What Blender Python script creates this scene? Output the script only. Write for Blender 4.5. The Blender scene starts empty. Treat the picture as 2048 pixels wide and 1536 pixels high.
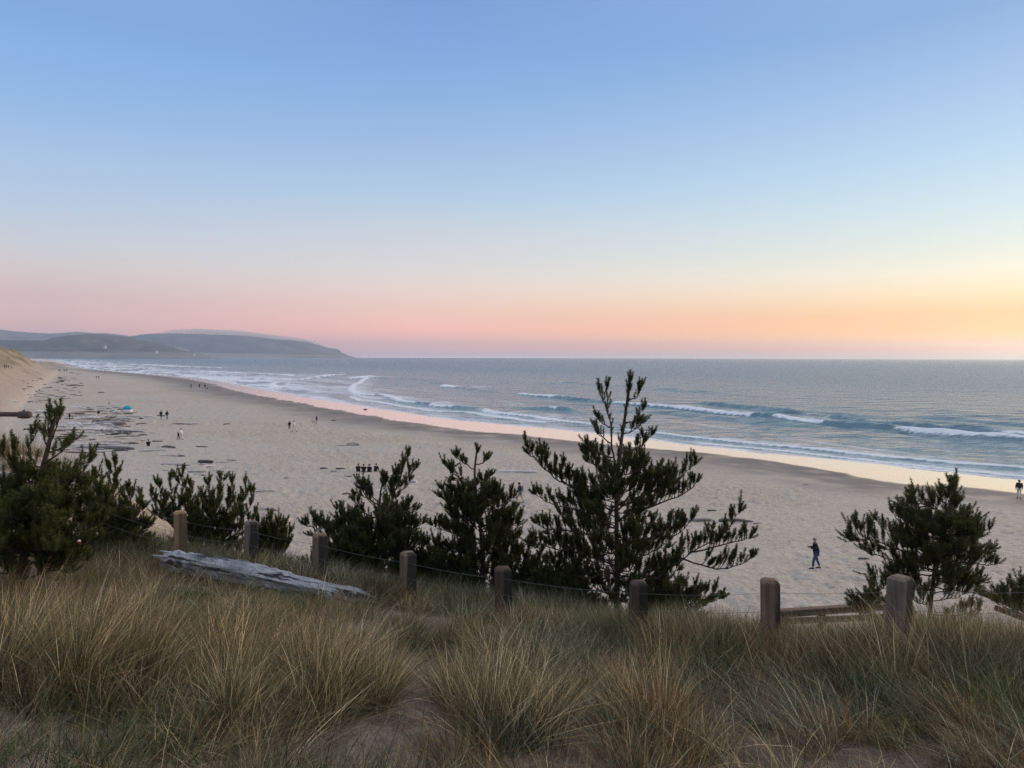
HAZE = 0.00009
import bpy, bmesh, math, random
import numpy as np
from mathutils import Vector, Matrix
random.seed(7)
RNG = np.random.default_rng(11)
S = bpy.context.scene
COL = S.collection
F = 1540.0                       # focal length in pixels of the 2048 px wide photograph
EYE = 15.0                       # eye height above the sea

# ------------------------------------------------------------------ camera
cam_d = bpy.data.cameras.new('camera')
cam = bpy.data.objects.new('camera', cam_d)
COL.objects.link(cam)
cam_d.sensor_width = 36.0
cam_d.lens = 36.0 * F / 2048.0
cam_d.clip_start = 0.1
cam_d.clip_end = 60000.0
ROT = Matrix.Rotation(math.radians(90.0 - 1.99), 3, 'X') @ Matrix.Rotation(math.radians(0.15), 3, 'Z')
cam.matrix_world = Matrix.Translation((0, 0, EYE)) @ ROT.to_4x4()
S.camera = cam

def ray(px, py):
    return ROT @ Vector(((px - 1024.0) / F, -(py - 768.0) / F, -1.0))

def pt(px, py, y):
    """the point at forward distance y that the photo shows at (px, py)"""
    d = ray(px, py)
    k = y / d.y
    return Vector((d.x * k, y, EYE + d.z * k))

def flat(px, py, z=0.0):
    d = ray(px, py)
    k = (z - EYE) / d.z
    return Vector((d.x * k, d.y * k, z))

# ------------------------------------------------------------------ noise
def _h(ix, iy, seed):
    a = (ix.astype(np.int64) * 374761393 + iy.astype(np.int64) * 668265263 + seed * 1442695041) & 0xFFFFFFFF
    a = ((a ^ (a >> 13)) * 1274126177) & 0xFFFFFFFF
    a = (a ^ (a >> 16)) & 0xFFFFFF
    return a / float(0xFFFFFF)

def vnoise(x, y, seed=0):
    xi = np.floor(x); yi = np.floor(y)
    fx = x - xi; fy = y - yi
    fx = fx * fx * fx * (fx * (fx * 6 - 15) + 10)
    fy = fy * fy * fy * (fy * (fy * 6 - 15) + 10)
    a = _h(xi, yi, seed); b = _h(xi + 1, yi, seed); c = _h(xi, yi + 1, seed); d = _h(xi + 1, yi + 1, seed)
    return (a * (1 - fx) + b * fx) * (1 - fy) + (c * (1 - fx) + d * fx) * fy * 1.0

def fbm(x, y, seed=0, octs=4, gain=0.5):
    v = 0.0; a = 1.0; n = 0.0
    for o in range(octs):
        v = v + a * (vnoise(x, y, seed + o * 17) - 0.5); n += a
        x = x * 2.03 + 13.7; y = y * 2.03 + 7.1; a *= gain
    return v / n * 2.0           # about -1..1

def sst(e0, e1, v):
    t = np.clip((v - e0) / (e1 - e0), 0, 1)
    return t * t * (3 - 2 * t)

def pdist(x, y, poly):
    """distance to a polyline, the side (positive = left of its direction) and the parameter along it"""
    best = np.full(x.shape, 1e18); side = np.zeros(x.shape); par = np.zeros(x.shape)
    for i in range(len(poly) - 1):
        ax, ay = poly[i][0], poly[i][1]; bx, by = poly[i + 1][0], poly[i + 1][1]
        dx, dy = bx - ax, by - ay
        L2 = dx * dx + dy * dy
        t = np.clip(((x - ax) * dx + (y - ay) * dy) / L2, 0, 1)
        qx = x - (ax + t * dx); qy = y - (ay + t * dy)
        d2 = qx * qx + qy * qy
        m = d2 < best
        best = np.where(m, d2, best)
        side = np.where(m, dx * qy - dy * qx, side)
        par = np.where(m, i + t, par)
    return np.sqrt(best), np.sign(side), par

def chaikin(pts, n=2):
    pts = [tuple(p) for p in pts]
    for _ in range(n):
        q = [pts[0]]
        for a, b in zip(pts[:-1], pts[1:]):
            q.append(tuple(0.75 * u + 0.25 * v for u, v in zip(a, b)))
            q.append(tuple(0.25 * u + 0.75 * v for u, v in zip(a, b)))
        q.append(pts[-1]); pts = q
    return pts

# ------------------------------------------------------------------ mesh helpers
def new_mesh(name, V, quads=None, tris=None, smooth=True):
    me = bpy.data.meshes.new(name)
    V = np.asarray(V, dtype=np.float32)
    me.vertices.add(len(V)); me.vertices.foreach_set('co', V.ravel())
    nq = 0 if quads is None else len(quads); nt = 0 if tris is None else len(tris)
    loops = []
    if nq: loops.append(np.asarray(quads, dtype=np.int32).ravel())
    if nt: loops.append(np.asarray(tris, dtype=np.int32).ravel())
    L = np.concatenate(loops)
    me.loops.add(len(L)); me.loops.foreach_set('vertex_index', L)
    me.polygons.add(nq + nt)
    st = np.concatenate([np.arange(nq) * 4, nq * 4 + np.arange(nt) * 3]).astype(np.int32)
    me.polygons.foreach_set('loop_start', st)
    me.polygons.foreach_set('use_smooth', np.full(nq + nt, smooth))
    me.update(calc_edges=True)
    return me

def link(name, me, mat=None, parent=None):
    o = bpy.data.objects.new(name, me)
    COL.objects.link(o)
    if mat is not None:
        me.materials.append(mat)
    if parent is not None:
        o.parent = parent
    return o

def empty(name, loc=(0, 0, 0), rz=0.0):
    o = bpy.data.objects.new(name, None)
    o.empty_display_size = 0.1
    COL.objects.link(o)
    o.location = loc; o.rotation_euler = (0, 0, rz)
    return o

def tag(o, label=None, cat=None, group=None, kind=None):
    if label: o['label'] = label
    if cat: o['category'] = cat
    if group: o['group'] = group
    if kind: o['kind'] = kind
    return o

def attr_f(me, name, vals):
    a = me.attributes.new(name, 'FLOAT', 'POINT')
    a.data.foreach_set('value', np.asarray(vals, dtype=np.float32))

def attr_c(me, name, vals):
    a = me.attributes.new(name, 'FLOAT_COLOR', 'POINT')
    v = np.ones((len(vals), 4), dtype=np.float32); v[:, :3] = vals
    a.data.foreach_set('color', v.ravel())

class Bag:
    """collects tubes, boxes and lumps into one mesh"""
    def __init__(s):
        s.V = []; s.Q = []; s.T = []; s.n = 0
    def add(s, V, Q=(), T=()):
        for q in Q: s.Q.append([i + s.n for i in q])
        for t in T: s.T.append([i + s.n for i in t])
        s.V.extend([tuple(v) for v in V]); s.n += len(V)
    def tube(s, pts, radii, sides=6, cap=True, jitter=0.0, ry=1.0):
        pts = [Vector(p) for p in pts]
        V = []; Q = []; T = []
        up = Vector((0, 0, 1))
        prev = None
        for i, p in enumerate(pts):
            d = (pts[min(i + 1, len(pts) - 1)] - pts[max(i - 1, 0)]).normalized()
            if prev is None:
                a = d.cross(up)
                if a.length < 1e-3: a = d.cross(Vector((1, 0, 0)))
                a.normalize()
            else:
                a = (prev - d * prev.dot(d)).normalized()
            prev = a
            b = a.cross(d)
            for k in range(sides):
                th = 2 * math.pi * k / sides
                r = radii[i] * (1 + jitter * (random.random() - 0.5) * 2)
                V.append(p + a * (math.cos(th) * r) + b * (math.sin(th) * r * ry))
        for i in range(len(pts) - 1):
            for k in range(sides):
                k2 = (k + 1) % sides
                Q.append((i * sides + k, i * sides + k2, (i + 1) * sides + k2, (i + 1) * sides + k))
        if cap:
            c0 = len(V); V.append(pts[0]); V.append(pts[-1])
            m = (len(pts) - 1) * sides
            for k in range(sides):
                k2 = (k + 1) % sides
                T.append((c0, k2, k)); T.append((c0 + 1, m + k, m + k2))
        s.add(V, Q, T)
    def box(s, c, size, rot=None):
        c = Vector(c); hx, hy, hz = size[0] / 2, size[1] / 2, size[2] / 2
        V = [Vector((x * hx, y * hy, z * hz)) for z in (-1, 1) for y in (-1, 1) for x in (-1, 1)]
        if rot is not None: V = [rot @ v for v in V]
        V = [v + c for v in V]
        s.add(V, [(0, 2, 3, 1), (4, 5, 7, 6), (0, 1, 5, 4), (2, 6, 7, 3), (0, 4, 6, 2), (1, 3, 7, 5)])
    def beam(s, a, b, w, h):
        a = Vector(a); b = Vector(b); d = (b - a)
        x = d.normalized(); y = Vector((0, 0, 1)).cross(x).normalized(); z = x.cross(y)
        R = Matrix((x, y, z)).transposed()
        s.box((a + b) / 2, (d.length, w, h), R)
    def build(s, name, mat, parent=None, smooth=True, bevel=0.0):
        me = new_mesh(name, s.V, s.Q if s.Q else None, s.T if s.T else None, smooth)
        o = link(name, me, mat, parent)
        if bevel:
            m = o.modifiers.new('bevel', 'BEVEL'); m.width = bevel; m.segments = 2
        return o

# ------------------------------------------------------------------ node helpers
def srgb(r, g, b):
    def f(c):
        c /= 255.0
        return c / 12.92 if c <= 0.04045 else ((c + 0.055) / 1.055) ** 2.4
    return (f(r), f(g), f(b), 1.0)

class NT:
    def __init__(s, tree): s.t = tree
    def n(s, typ, **kw):
        nd = s.t.nodes.new(typ)
        for k, v in kw.items():
            if k == 'ins':
                for kk, vv in v.items():
                    if hasattr(vv, 'is_output') or isinstance(vv, bpy.types.NodeSocket): s.t.links.new(vv, nd.inputs[kk])
                    else: nd.inputs[kk].default_value = vv
            else: setattr(nd, k, v)
        return nd
    def math(s, op, a, b=None, c=None, clamp=False):
        nd = s.t.nodes.new('ShaderNodeMath'); nd.operation = op; nd.use_clamp = clamp
        for i, v in enumerate((a, b, c)):
            if v is None: continue
            if isinstance(v, bpy.types.NodeSocket): s.t.links.new(v, nd.inputs[i])
            else: nd.inputs[i].default_value = v
        return nd.outputs[0]
    def mix(s, f, a, b, blend='MIX'):
        nd = s.t.nodes.new('ShaderNodeMix'); nd.data_type = 'RGBA'; nd.blend_type = blend
        for i, v in ((0, f), (6, a), (7, b)):
            if isinstance(v, bpy.types.NodeSocket): s.t.links.new(v, nd.inputs[i])
            else: nd.inputs[i].default_value = v if i == 0 else (tuple(v) if len(v) == 4 else (*v, 1.0))
        return nd.outputs[2]
    def noise(s, vec, scale, detail=3.0, rough=0.5, out=0):
        nd = s.t.nodes.new('ShaderNodeTexNoise'); nd.inputs['Scale'].default_value = scale
        nd.inputs['Detail'].default_value = detail; nd.inputs['Roughness'].default_value = rough
        if vec is not None: s.t.links.new(vec, nd.inputs['Vector'])
        return nd.outputs[out]
    def remap(s, v, a, b, c=0.0, d=1.0, smooth=False):
        nd = s.t.nodes.new('ShaderNodeMapRange'); nd.clamp = True
        if smooth: nd.interpolation_type = 'SMOOTHSTEP'
        s.t.links.new(v, nd.inputs[0])
        for i, x in enumerate((a, b, c, d)): nd.inputs[i + 1].default_value = x
        return nd.outputs[0]
    def ramp(s, v, stops):
        nd = s.t.nodes.new('ShaderNodeValToRGB'); cr = nd.color_ramp
        while len(cr.elements) > 1: cr.elements.remove(cr.elements[-1])
        cr.elements[0].position = stops[0][0]; cr.elements[0].color = stops[0][1]
        for p, c in stops[1:]:
            e = cr.elements.new(p); e.color = c
        s.t.links.new(v, nd.inputs[0])
        return nd.outputs[0]

def material(name):
    m = bpy.data.materials.new(name); m.use_nodes = True
    m.node_tree.nodes.clear()
    N = NT(m.node_tree)
    out = N.n('ShaderNodeOutputMaterial')
    return m, N, out

def simple(name, rgb, rough=0.8, var=0.25, scale=6.0, spec=0.3, bump=0.0, stretch=None):
    """procedural material: a base colour broken up by noise in object space"""
    m, N, out = material(name)
    tc = N.n('ShaderNodeTexCoord')
    vec = tc.outputs['Object']
    if stretch:
        mp = N.n('ShaderNodeMapping', ins={'Vector': vec, 'Scale': stretch}); vec = mp.outputs[0]
    nz = N.noise(vec, scale, 5.0, 0.6)
    f = N.remap(nz, 0.3, 0.7)
    c = N.mix(f, tuple(x * (1 - var) for x in rgb), tuple(min(1, x * (1 + var)) for x in rgb))
    p = N.n('ShaderNodeBsdfPrincipled', ins={'Base Color': c, 'Roughness': rough, 'Specular IOR Level': spec})
    if bump:
        b = N.n('ShaderNodeBump', ins={'Height': nz, 'Strength': bump, 'Distance': 0.02})
        m.node_tree.links.new(b.outputs[0], p.inputs['Normal'])
    m.node_tree.links.new(p.outputs[0], out.inputs[0])
    return m

# ------------------------------------------------------------------ sky and light
SUN_AZ = math.radians(43.0)      # to the right of the view, just outside the frame
SUN_EL = math.radians(5.5)
W = bpy.data.worlds.new('World'); S.world = W; W.use_nodes = True
W.node_tree.nodes.clear()
N = NT(W.node_tree)
wout = N.n('ShaderNodeOutputWorld')
tc = N.n('ShaderNodeTexCoord')
sep = N.n('ShaderNodeSeparateXYZ', ins={0: tc.outputs['Generated']})
el = N.math('ARCSINE', sep.outputs[2])
u = N.math('SQRT', N.math('MAXIMUM', N.math('DIVIDE', el, math.pi / 2), 0.0))
hl = N.math('SQRT', N.math('ADD', N.math('MULTIPLY', sep.outputs[0], sep.outputs[0]), N.math('MULTIPLY', sep.outputs[1], sep.outputs[1])))
hl = N.math('MAXIMUM', hl, 1e-4)
dt = N.math('ADD', N.math('MULTIPLY', sep.outputs[0], math.sin(SUN_AZ)), N.math('MULTIPLY', sep.outputs[1], math.cos(SUN_AZ)))
dt = N.math('DIVIDE', dt, hl)
dt = N.math('MINIMUM', N.math('MAXIMUM', dt, -1.0), 1.0)
t = N.math('DIVIDE', N.math('ARCCOSINE', dt), math.pi)
def stops(rows, f, zen, air):
    r = []
    for y, c in rows:
        e = math.atan((714.0 - y) / f)
        cc = srgb(*c); T_ = math.exp(-HAZE * min(13400.0, 300.0 / max(math.sin(e), 1e-4)))   # the sky behind the haze
        r.append((math.sqrt(max(e, 0) / (math.pi / 2)), tuple(max(0.0, (q - (1 - T_) * j) / T_) for q, j in zip(cc[:3], air)) + (1.0,)))
    r += zen
    r.sort(key=lambda q: q[0])
    return r
ZEN_FILL = [(0.62, (0.36, 0.48, 0.80, 1)), (0.75, (0.80, 0.80, 0.86, 1)), (1.0, (0.95, 0.92, 0.92, 1))]  # unseen upper sky, brightened past dusk level as added fill light
sun_r = N.ramp(u, stops([(714, (205, 198, 198)), (704, (222, 190, 176)), (692, (236, 180, 145)), (668, (248, 200, 150)), (620, (249, 204, 150)),
                         (575, (252, 228, 187)), (530, (245, 238, 216)), (470, (226, 234, 226)), (400, (210, 229, 235)), (300, (190, 217, 237)),
                         (200, (174, 204, 235)), (100, (160, 191, 228)), (0, (143, 178, 221))], 1849.0, ZEN_FILL, (0.64, 0.55, 0.46)))
mid_r = N.ramp(u, stops([(714, (196, 196, 208)), (708, (186, 176, 192)), (694, (206, 176, 182)), (664, (228, 182, 177)), (622, (230, 196, 186)),
                         (580, (226, 208, 202)), (540, (215, 212, 212)), (460, (199, 208, 219)), (400, (178, 203, 226)), (300, (159, 188, 224)),
                         (200, (139, 178, 223)), (100, (129, 166, 221)), (0, (121, 157, 213))], 1545.0, ZEN_FILL, (0.25, 0.30, 0.36)))
far_r = N.ramp(u, stops([(714, (176, 166, 178)), (690, (184, 164, 174)), (650, (197, 172, 177)), (590, (204, 182, 185)), (530, (206, 198, 200)),
                         (480, (198, 203, 212)), (400, (182, 200, 222)), (300, (167, 194, 226)), (200, (148, 184, 226)), (70, (135, 175, 227)),
                         (0, (130, 168, 218))], 1849.0, ZEN_FILL, (0.21, 0.25, 0.33)))
back_r = N.ramp(u, [(0.0, srgb(150, 150, 175)), (0.18, srgb(185, 165, 185)), (0.32, srgb(190, 190, 212)), (0.5, srgb(150, 182, 226))] + ZEN_FILL)
c = N.mix(N.remap(t, 0.047, 0.275), sun_r, mid_r)
c = N.mix(N.remap(t, 0.275, 0.41), c, far_r)
c = N.mix(N.remap(t, 0.45, 1.0), c, back_r)
# sunset glow kept out of view on the right, strengthened to light the scene
GLOW_AZ = math.radians(58.0)
d2 = N.math('ADD', N.math('MULTIPLY', sep.outputs[0], math.sin(GLOW_AZ)), N.math('MULTIPLY', sep.outputs[1], math.cos(GLOW_AZ)))
d2 = N.math('MINIMUM', N.math('MAXIMUM', N.math('DIVIDE', d2, hl), -1.0), 1.0)
t2 = N.math('DIVIDE', N.math('ARCCOSINE', d2), math.pi)
gl = N.math('MULTIPLY', N.remap(t2, 0.0, 0.075, 1.0, 0.0, True), N.remap(u, 0.05, 0.62, 1.0, 0.0, True))
c = N.mix(gl, c, (6.5, 4.5, 2.7, 1.0))
below = N.remap(sep.outputs[2], -0.06, -0.01, 1.0, 0.0)
c = N.mix(below, c, (0.10, 0.11, 0.12, 1.0))
bg = N.n('ShaderNodeBackground', ins={'Color': c, 'Strength': 1.0})
W.node_tree.links.new(bg.outputs[0], wout.inputs[0])

sd = bpy.data.lights.new('sun', 'SUN'); sd.energy = 3.4; sd.angle = math.radians(16); sd.color = (1.0, 0.72, 0.45)
so = bpy.data.objects.new('sun', sd); COL.objects.link(so)
so.rotation_euler = Vector((-math.sin(GLOW_AZ) * math.cos(SUN_EL), -math.cos(GLOW_AZ) * math.cos(SUN_EL), -math.sin(SUN_EL))).to_track_quat('-Z', 'Y').to_euler()
so.location = (40, 40, 60)

S.view_settings.view_transform = 'Standard'; S.view_settings.look = 'None'
S.view_settings.exposure = 0.0; S.view_settings.gamma = 1.0
S.cycles.max_bounces = 6; S.cycles.diffuse_bounces = 3; S.cycles.glossy_bounces = 3
S.cycles.volume_bounces = 0; S.cycles.transparent_max_bounces = 6
S.cycles.caustics_reflective = False
S.cycles.use_denoising = True
S.cycles.denoising_prefilter = 'NONE'
S.cycles.use_adaptive_sampling = False
# ------------------------------------------------------------------ the lie of the land
# shoreline: where the last film of foam stops (sea level), from far left to right
_sh = [(-6, 716.8), (40, 719.5), (90, 725), (130, 733), (200, 740.5), (250, 745), (330, 751), (400, 757), (450, 765), (512, 777), (580, 789), (640, 800), (768, 820),
       (896, 839), (1024, 851), (1152, 863), (1300, 880), (1400, 893), (1536, 907), (1664, 919), (1792, 933), (1920, 947), (2048, 961)]
SHORE = [flat(px, py, 0.0).xy for px, py in _sh]
_d = (SHORE[-1] - SHORE[-3]).normalized()
SHORE = [tuple(SHORE[0] + Vector((-2500, 6000)))] + [tuple(p) for p in SHORE] + [tuple(SHORE[-1] + _d * 60), tuple(SHORE[-1] + _d * 60 + Vector((120, -200)))]
SHORE = chaikin(SHORE, 1)
# inner edge of the wet mirror of sand
_we = [(200, 741.5), (330, 752.5), (420, 766), (460, 781), (512, 790), (600, 807), (700, 825), (850, 852), (950, 865), (1024, 870), (1152, 885), (1280, 896),
       (1400, 903), (1536, 923), (1664, 943), (1740, 961), (1792, 970), (1870, 977), (1960, 979), (2048, 988), (2120, 999)]
WET = chaikin([tuple(flat(px, py, 0.22).xy) for px, py in _we] + [(110, 20)], 1)
FOOT = chaikin([(-2600, 6500), (-1500, 2900), (-760, 1350), (-420, 720), (-182, 300), (-98, 150), (-54, 85), (-29, 55), (-8, 41), (10, 36), (30, 30), (50, 15), (75, -20), (130, -120)], 1)

PATH = [tuple(flat(a_, b_, 2.6).xy) for a_, b_ in ((1180, 1092), (1330, 1110), (1480, 1128), (1640, 1144), (1800, 1152), (1960, 1154), (2150, 1150))]
PINS = []
LOG_PINS = []        # (x, y, z, radius): small rises and hollows in the dune top

def terr(x, y, detail=True):
    x = np.asarray(x, dtype=np.float64); y = np.asarray(y, dtype=np.float64)
    ds, ss, _ = pdist(x, y, SHORE)
    df, sf, _ = pdist(x, y, FOOT)
    land = -ss                               # the shoreline runs towards the right, land is on its right-hand side
    # sea bed, beach and dune
    t = ds / (ds + df + 1e-6)
    zb = 3.2 * np.power(np.clip(t, 0, 1), 1.22)
    r = np.hypot(x, y)
    far = sst(90, 260, r)
    # the fence stands on the brow: gently down to it from the camera, steeply down to the beach beyond it
    sfen = 0.3997 * x + 0.9167 * y - 7.97
    uu = np.clip(df / (df + np.maximum(sfen, 0) + 1e-6), 0, 1)
    znear = np.where(sfen > 0, 3.2 + 8.8 * np.power(uu, 1.3), 12.0 + 0.16 * np.clip(-sfen, 0, 9) + 0.02 * np.clip(-sfen - 9, 0, 40))
    u = np.clip(df / 25.0, 0, 1)
    zfar = 3.2 + 15.5 * (1 - 0.8 * sst(560, 760, r)) * u * (0.86 + 0.14 * u)
    zd = znear * (1 - far) + zfar * far
    amp = sst(4, 16, df)
    zd = zd + far * amp * (3.4 * fbm(x / 30, y / 30, 5) + 1.3 * fbm(x / 10, y / 10, 6))
    inl = (sf < 0) | False
    z = np.where(land > 0, np.where(sf * 1.0 < 0, zd, zb), -0.03 * ds)
    # landward of the foot line the dune rises
    z = np.where((land <= 0), -0.035 * np.minimum(ds, 60) , z)
    for (px, py, pz, pr) in PINS:
        w = np.exp(-((x - px) ** 2 + (y - py) ** 2) / (pr * pr))
        z = z + w * (pz - z)
    if detail:
        zz = z
        dry = sst(0.6, 1.5, zz)
        z = z + dry * 0.09 * fbm(x / 6.0, y / 6.0, 21, 3)
        near = 1 - sst(160, 420, r)
        dp, _, _ = pdist(x, y, PATH)
        near = near * (0.25 + 0.75 * sst(0.5, 1.3, dp))
        z = z + dry * near * 0.15 * fbm(x / 0.62, y / 0.62, 31, 3, 0.6) * (0.45 + 0.9 * sst(-0.3, 0.4, fbm(x / 11, y / 11, 41, 2)))
        z = z + sst(0.05, 0.4, zz) * 0.012 * fbm(x / 2.2, y / 2.2, 51, 2)
    return z

def tz(x, y):
    return float(terr(np.array([x]), np.array([y]))[0])

def ground(px, py, far=4000.0):
    """first point of the land along the photo's line of sight"""
    d = ray(px, py)
    ks = np.geomspace(2.0, far, 1500)
    zz = EYE + d.z * ks
    h = terr(d.x * ks, d.y * ks)
    i = int(np.argmax(zz <= h))
    if i == 0: i = len(ks) - 1
    a, b = ks[i - 1], ks[i]
    k = np.linspace(a, b, 24)
    h = terr(d.x * k, d.y * k)
    j = int(np.argmax(EYE + d.z * k <= h))
    k = k[j]
    return Vector((d.x * k, d.y * k, float(h[j])))
PINS += [(-14.5, 21.5, 12.25, 4.6)]
# ------------------------------------------------------------------ ground sheet
def polar(r, a):
    A, R = np.meshgrid(a, r)
    return R * np.sin(A), R * np.cos(A)
def grid_quads(nr, na):
    i = np.arange(nr - 1)[:, None] * na + np.arange(na - 1)[None, :]
    return np.stack([i, i + 1, i + na + 1, i + na], -1).reshape(-1, 4)
ang = np.radians(np.concatenate([np.arange(-180, -40, 3.0), np.arange(-40, 40, 0.1), np.arange(40, 180.1, 3.0)]))
rr = [1.2]
while rr[-1] < 11000:
    r = rr[-1]
    rr.append(r + max(0.05, min(0.02 * r + 0.0, r * r / (12 * 770 * 1.4)) if r > 24 else 0.0125 * r))
rr = np.array(rr)
X, Y = polar(rr, ang)
Z = terr(X, Y)
me = new_mesh('sand', np.stack([X, Y, Z], -1).reshape(-1, 3), grid_quads(*X.shape))
x, y, z = X.ravel(), Y.ravel(), Z.ravel()
dw, sw, _ = pdist(x, y, WET)
sw = sw * dw                                   # positive = seaward of the wet edge
wob = 0.9 * fbm(x / 9, y / 9, 61, 3) + 0.25 * fbm(x / 1.7, y / 1.7, 62, 2)
wob = wob * (1 + np.hypot(x, y) / 170.0)
r_ = np.hypot(x, y)
wet = sst(-0.7, 0.5, sw + wob)
damp = sst(-16.0 - r_ * 0.05, -5.0, sw + 2.6 * wob)
df, sf, _ = pdist(x, y, FOOT)
inl = np.where(sf < 0, df, 0)
dune = sst(0, 5, inl)
veg = (sst(9.0, 12, z) * sst(-0.5, 0.1, fbm(x / 6, y / 6, 73, 3)) + 0.55 * sst(4.5, 7, z) * sst(0.1, 0.5, fbm(x / 7, y / 7, 72, 3))) * sst(230, 330, r_) * sst(-0.75, -0.1, fbm(x / 16, y / 16, 71, 3))
attr_f(me, 'wet', wet); attr_f(me, 'damp', damp); attr_f(me, 'dune', dune); attr_f(me, 'veg', veg); attr_f(me, 'brow', sst(-2.5, 0.0, 7.97 - (0.3997 * x + 0.9167 * y)) * (1 - sst(30, 60, r_)) * sst(-0.5, 0.15, fbm(x / 0.8, y / 0.8, 171, 3)))

m, N, out = material('sand')
tc = N.n('ShaderNodeTexCoord'); vec = tc.outputs['Object']
def A(N, name): return N.n('ShaderNodeAttribute', attribute_name=name).outputs['Fac']
aw, ad, au, av = A(N, 'wet'), A(N, 'damp'), A(N, 'dune'), A(N, 'veg')
n1 = N.noise(vec, 0.22, 4, 0.6); n2 = N.noise(vec, 9.0, 3, 0.6); n3 = N.noise(vec, 1.6, 4, 0.65)
dry = N.mix(N.remap(n1, 0.3, 0.7), (0.535, 0.468, 0.388), (0.625, 0.548, 0.46))
dry = N.mix(N.remap(n2, 0.4, 0.7, 0.0, 0.75), dry, (0.39, 0.32, 0.255))
dry = N.mix(N.remap(n3, 0.44, 0.62, 0.0, 0.8), dry, (0.41, 0.34, 0.27))  # mottling at footprint size, the lumps' light and dark put into colour
# trodden hollows, slightly damp, mainly their shade put into the colour
trd = N.n('ShaderNodeTexVoronoi', ins={'Vector': N.n('ShaderNodeMapping', ins={'Vector': vec, 'Rotation': (0, 0, 0.5), 'Scale': (1.5, 1.0, 1.0)}).outputs[0], 'Scale': 1.25, 'Randomness': 1.0}).outputs[0]
trm = N.math('MULTIPLY', N.remap(trd, 0.16, 0.34, 1.0, 0.0), N.remap(N.noise(vec, 0.13, 3, 0.6), 0.36, 0.56))
dry = N.mix(N.math('MULTIPLY', trm, 0.85), dry, (0.285, 0.245, 0.205))
n0 = N.noise(vec, 0.035, 3, 0.5)
dry = N.mix(N.remap(n0, 0.38, 0.62, 0.0, 0.7), dry, (0.50, 0.465, 0.40))
dun = N.mix(N.remap(n3, 0.35, 0.7), (0.44, 0.365, 0.295), (0.33, 0.27, 0.215))
cc = N.mix(au, dry, dun)
cc = N.mix(N.math('MULTIPLY', A(N, 'brow'), 0.85), cc, N.mix(N.remap(N.noise(vec, 14.0, 4, 0.7), 0.35, 0.65), (0.22, 0.16, 0.12), (0.13, 0.095, 0.07)))
vg = N.mix(N.remap(N.noise(vec, 0.45, 5, 0.7), 0.4, 0.62), (0.30, 0.24, 0.14), (0.13, 0.125, 0.07))
cc = N.mix(av, cc, vg)
dm = N.mix(N.remap(N.noise(vec, 0.12, 4, 0.6), 0.35, 0.65), (0.15, 0.134, 0.12), (0.215, 0.19, 0.17))
cc = N.mix(N.math('MULTIPLY', ad, 0.92), cc, dm)
cc = N.mix(aw, cc, (0.13, 0.115, 0.10))
vor = N.n('ShaderNodeTexVoronoi', ins={'Vector': vec, 'Scale': 2.6, 'Randomness': 1.0}).outputs[0]
hgt = N.math('ADD', N.math('MULTIPLY', n2, 0.5), N.math('ADD', N.math('MULTIPLY', n3, 0.6), N.math('MULTIPLY', N.remap(vor, 0.0, 0.45), 0.5)))
bs = N.math('MULTIPLY', N.math('SUBTRACT', 1.0, ad), 0.75)
bp = N.n('ShaderNodeBump', ins={'Height': hgt, 'Strength': bs, 'Distance': 0.4})
p = N.n('ShaderNodeBsdfPrincipled', ins={'Base Color': cc, 'Roughness': 0.9, 'Specular IOR Level': 0.15, 'Normal': bp.outputs[0]})
# the film of water left by the last wave
bw = N.n('ShaderNodeBump', ins={'Height': N.noise(vec, 0.8, 3, 0.5), 'Strength': 0.22, 'Distance': 0.05})
g = N.n('ShaderNodeBsdfGlossy', ins={'Color': (0.96, 0.96, 0.96, 1), 'Roughness': 0.11, 'Normal': bw.outputs[0]})
fr = N.n('ShaderNodeFresnel', ins={'IOR': 2.1, 'Normal': bw.outputs[0]})
wf = N.math('MULTIPLY', aw, N.math('MINIMUM', N.math('MULTIPLY', fr.outputs[0], 1.5), 0.97))
wf = N.math('MAXIMUM', wf, N.math('MULTIPLY', N.math('MULTIPLY', ad, fr.outputs[0]), N.remap(N.noise(vec, 0.16, 4, 0.6), 0.5, 0.68, 0.0, 0.35)))
ms = N.n('ShaderNodeMixShader', ins={0: wf, 1: p.outputs[0], 2: g.outputs[0]})
m.node_tree.links.new(ms.outputs[0], out.inputs[0])
tag(link('sand', me, m), kind='structure')

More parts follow.
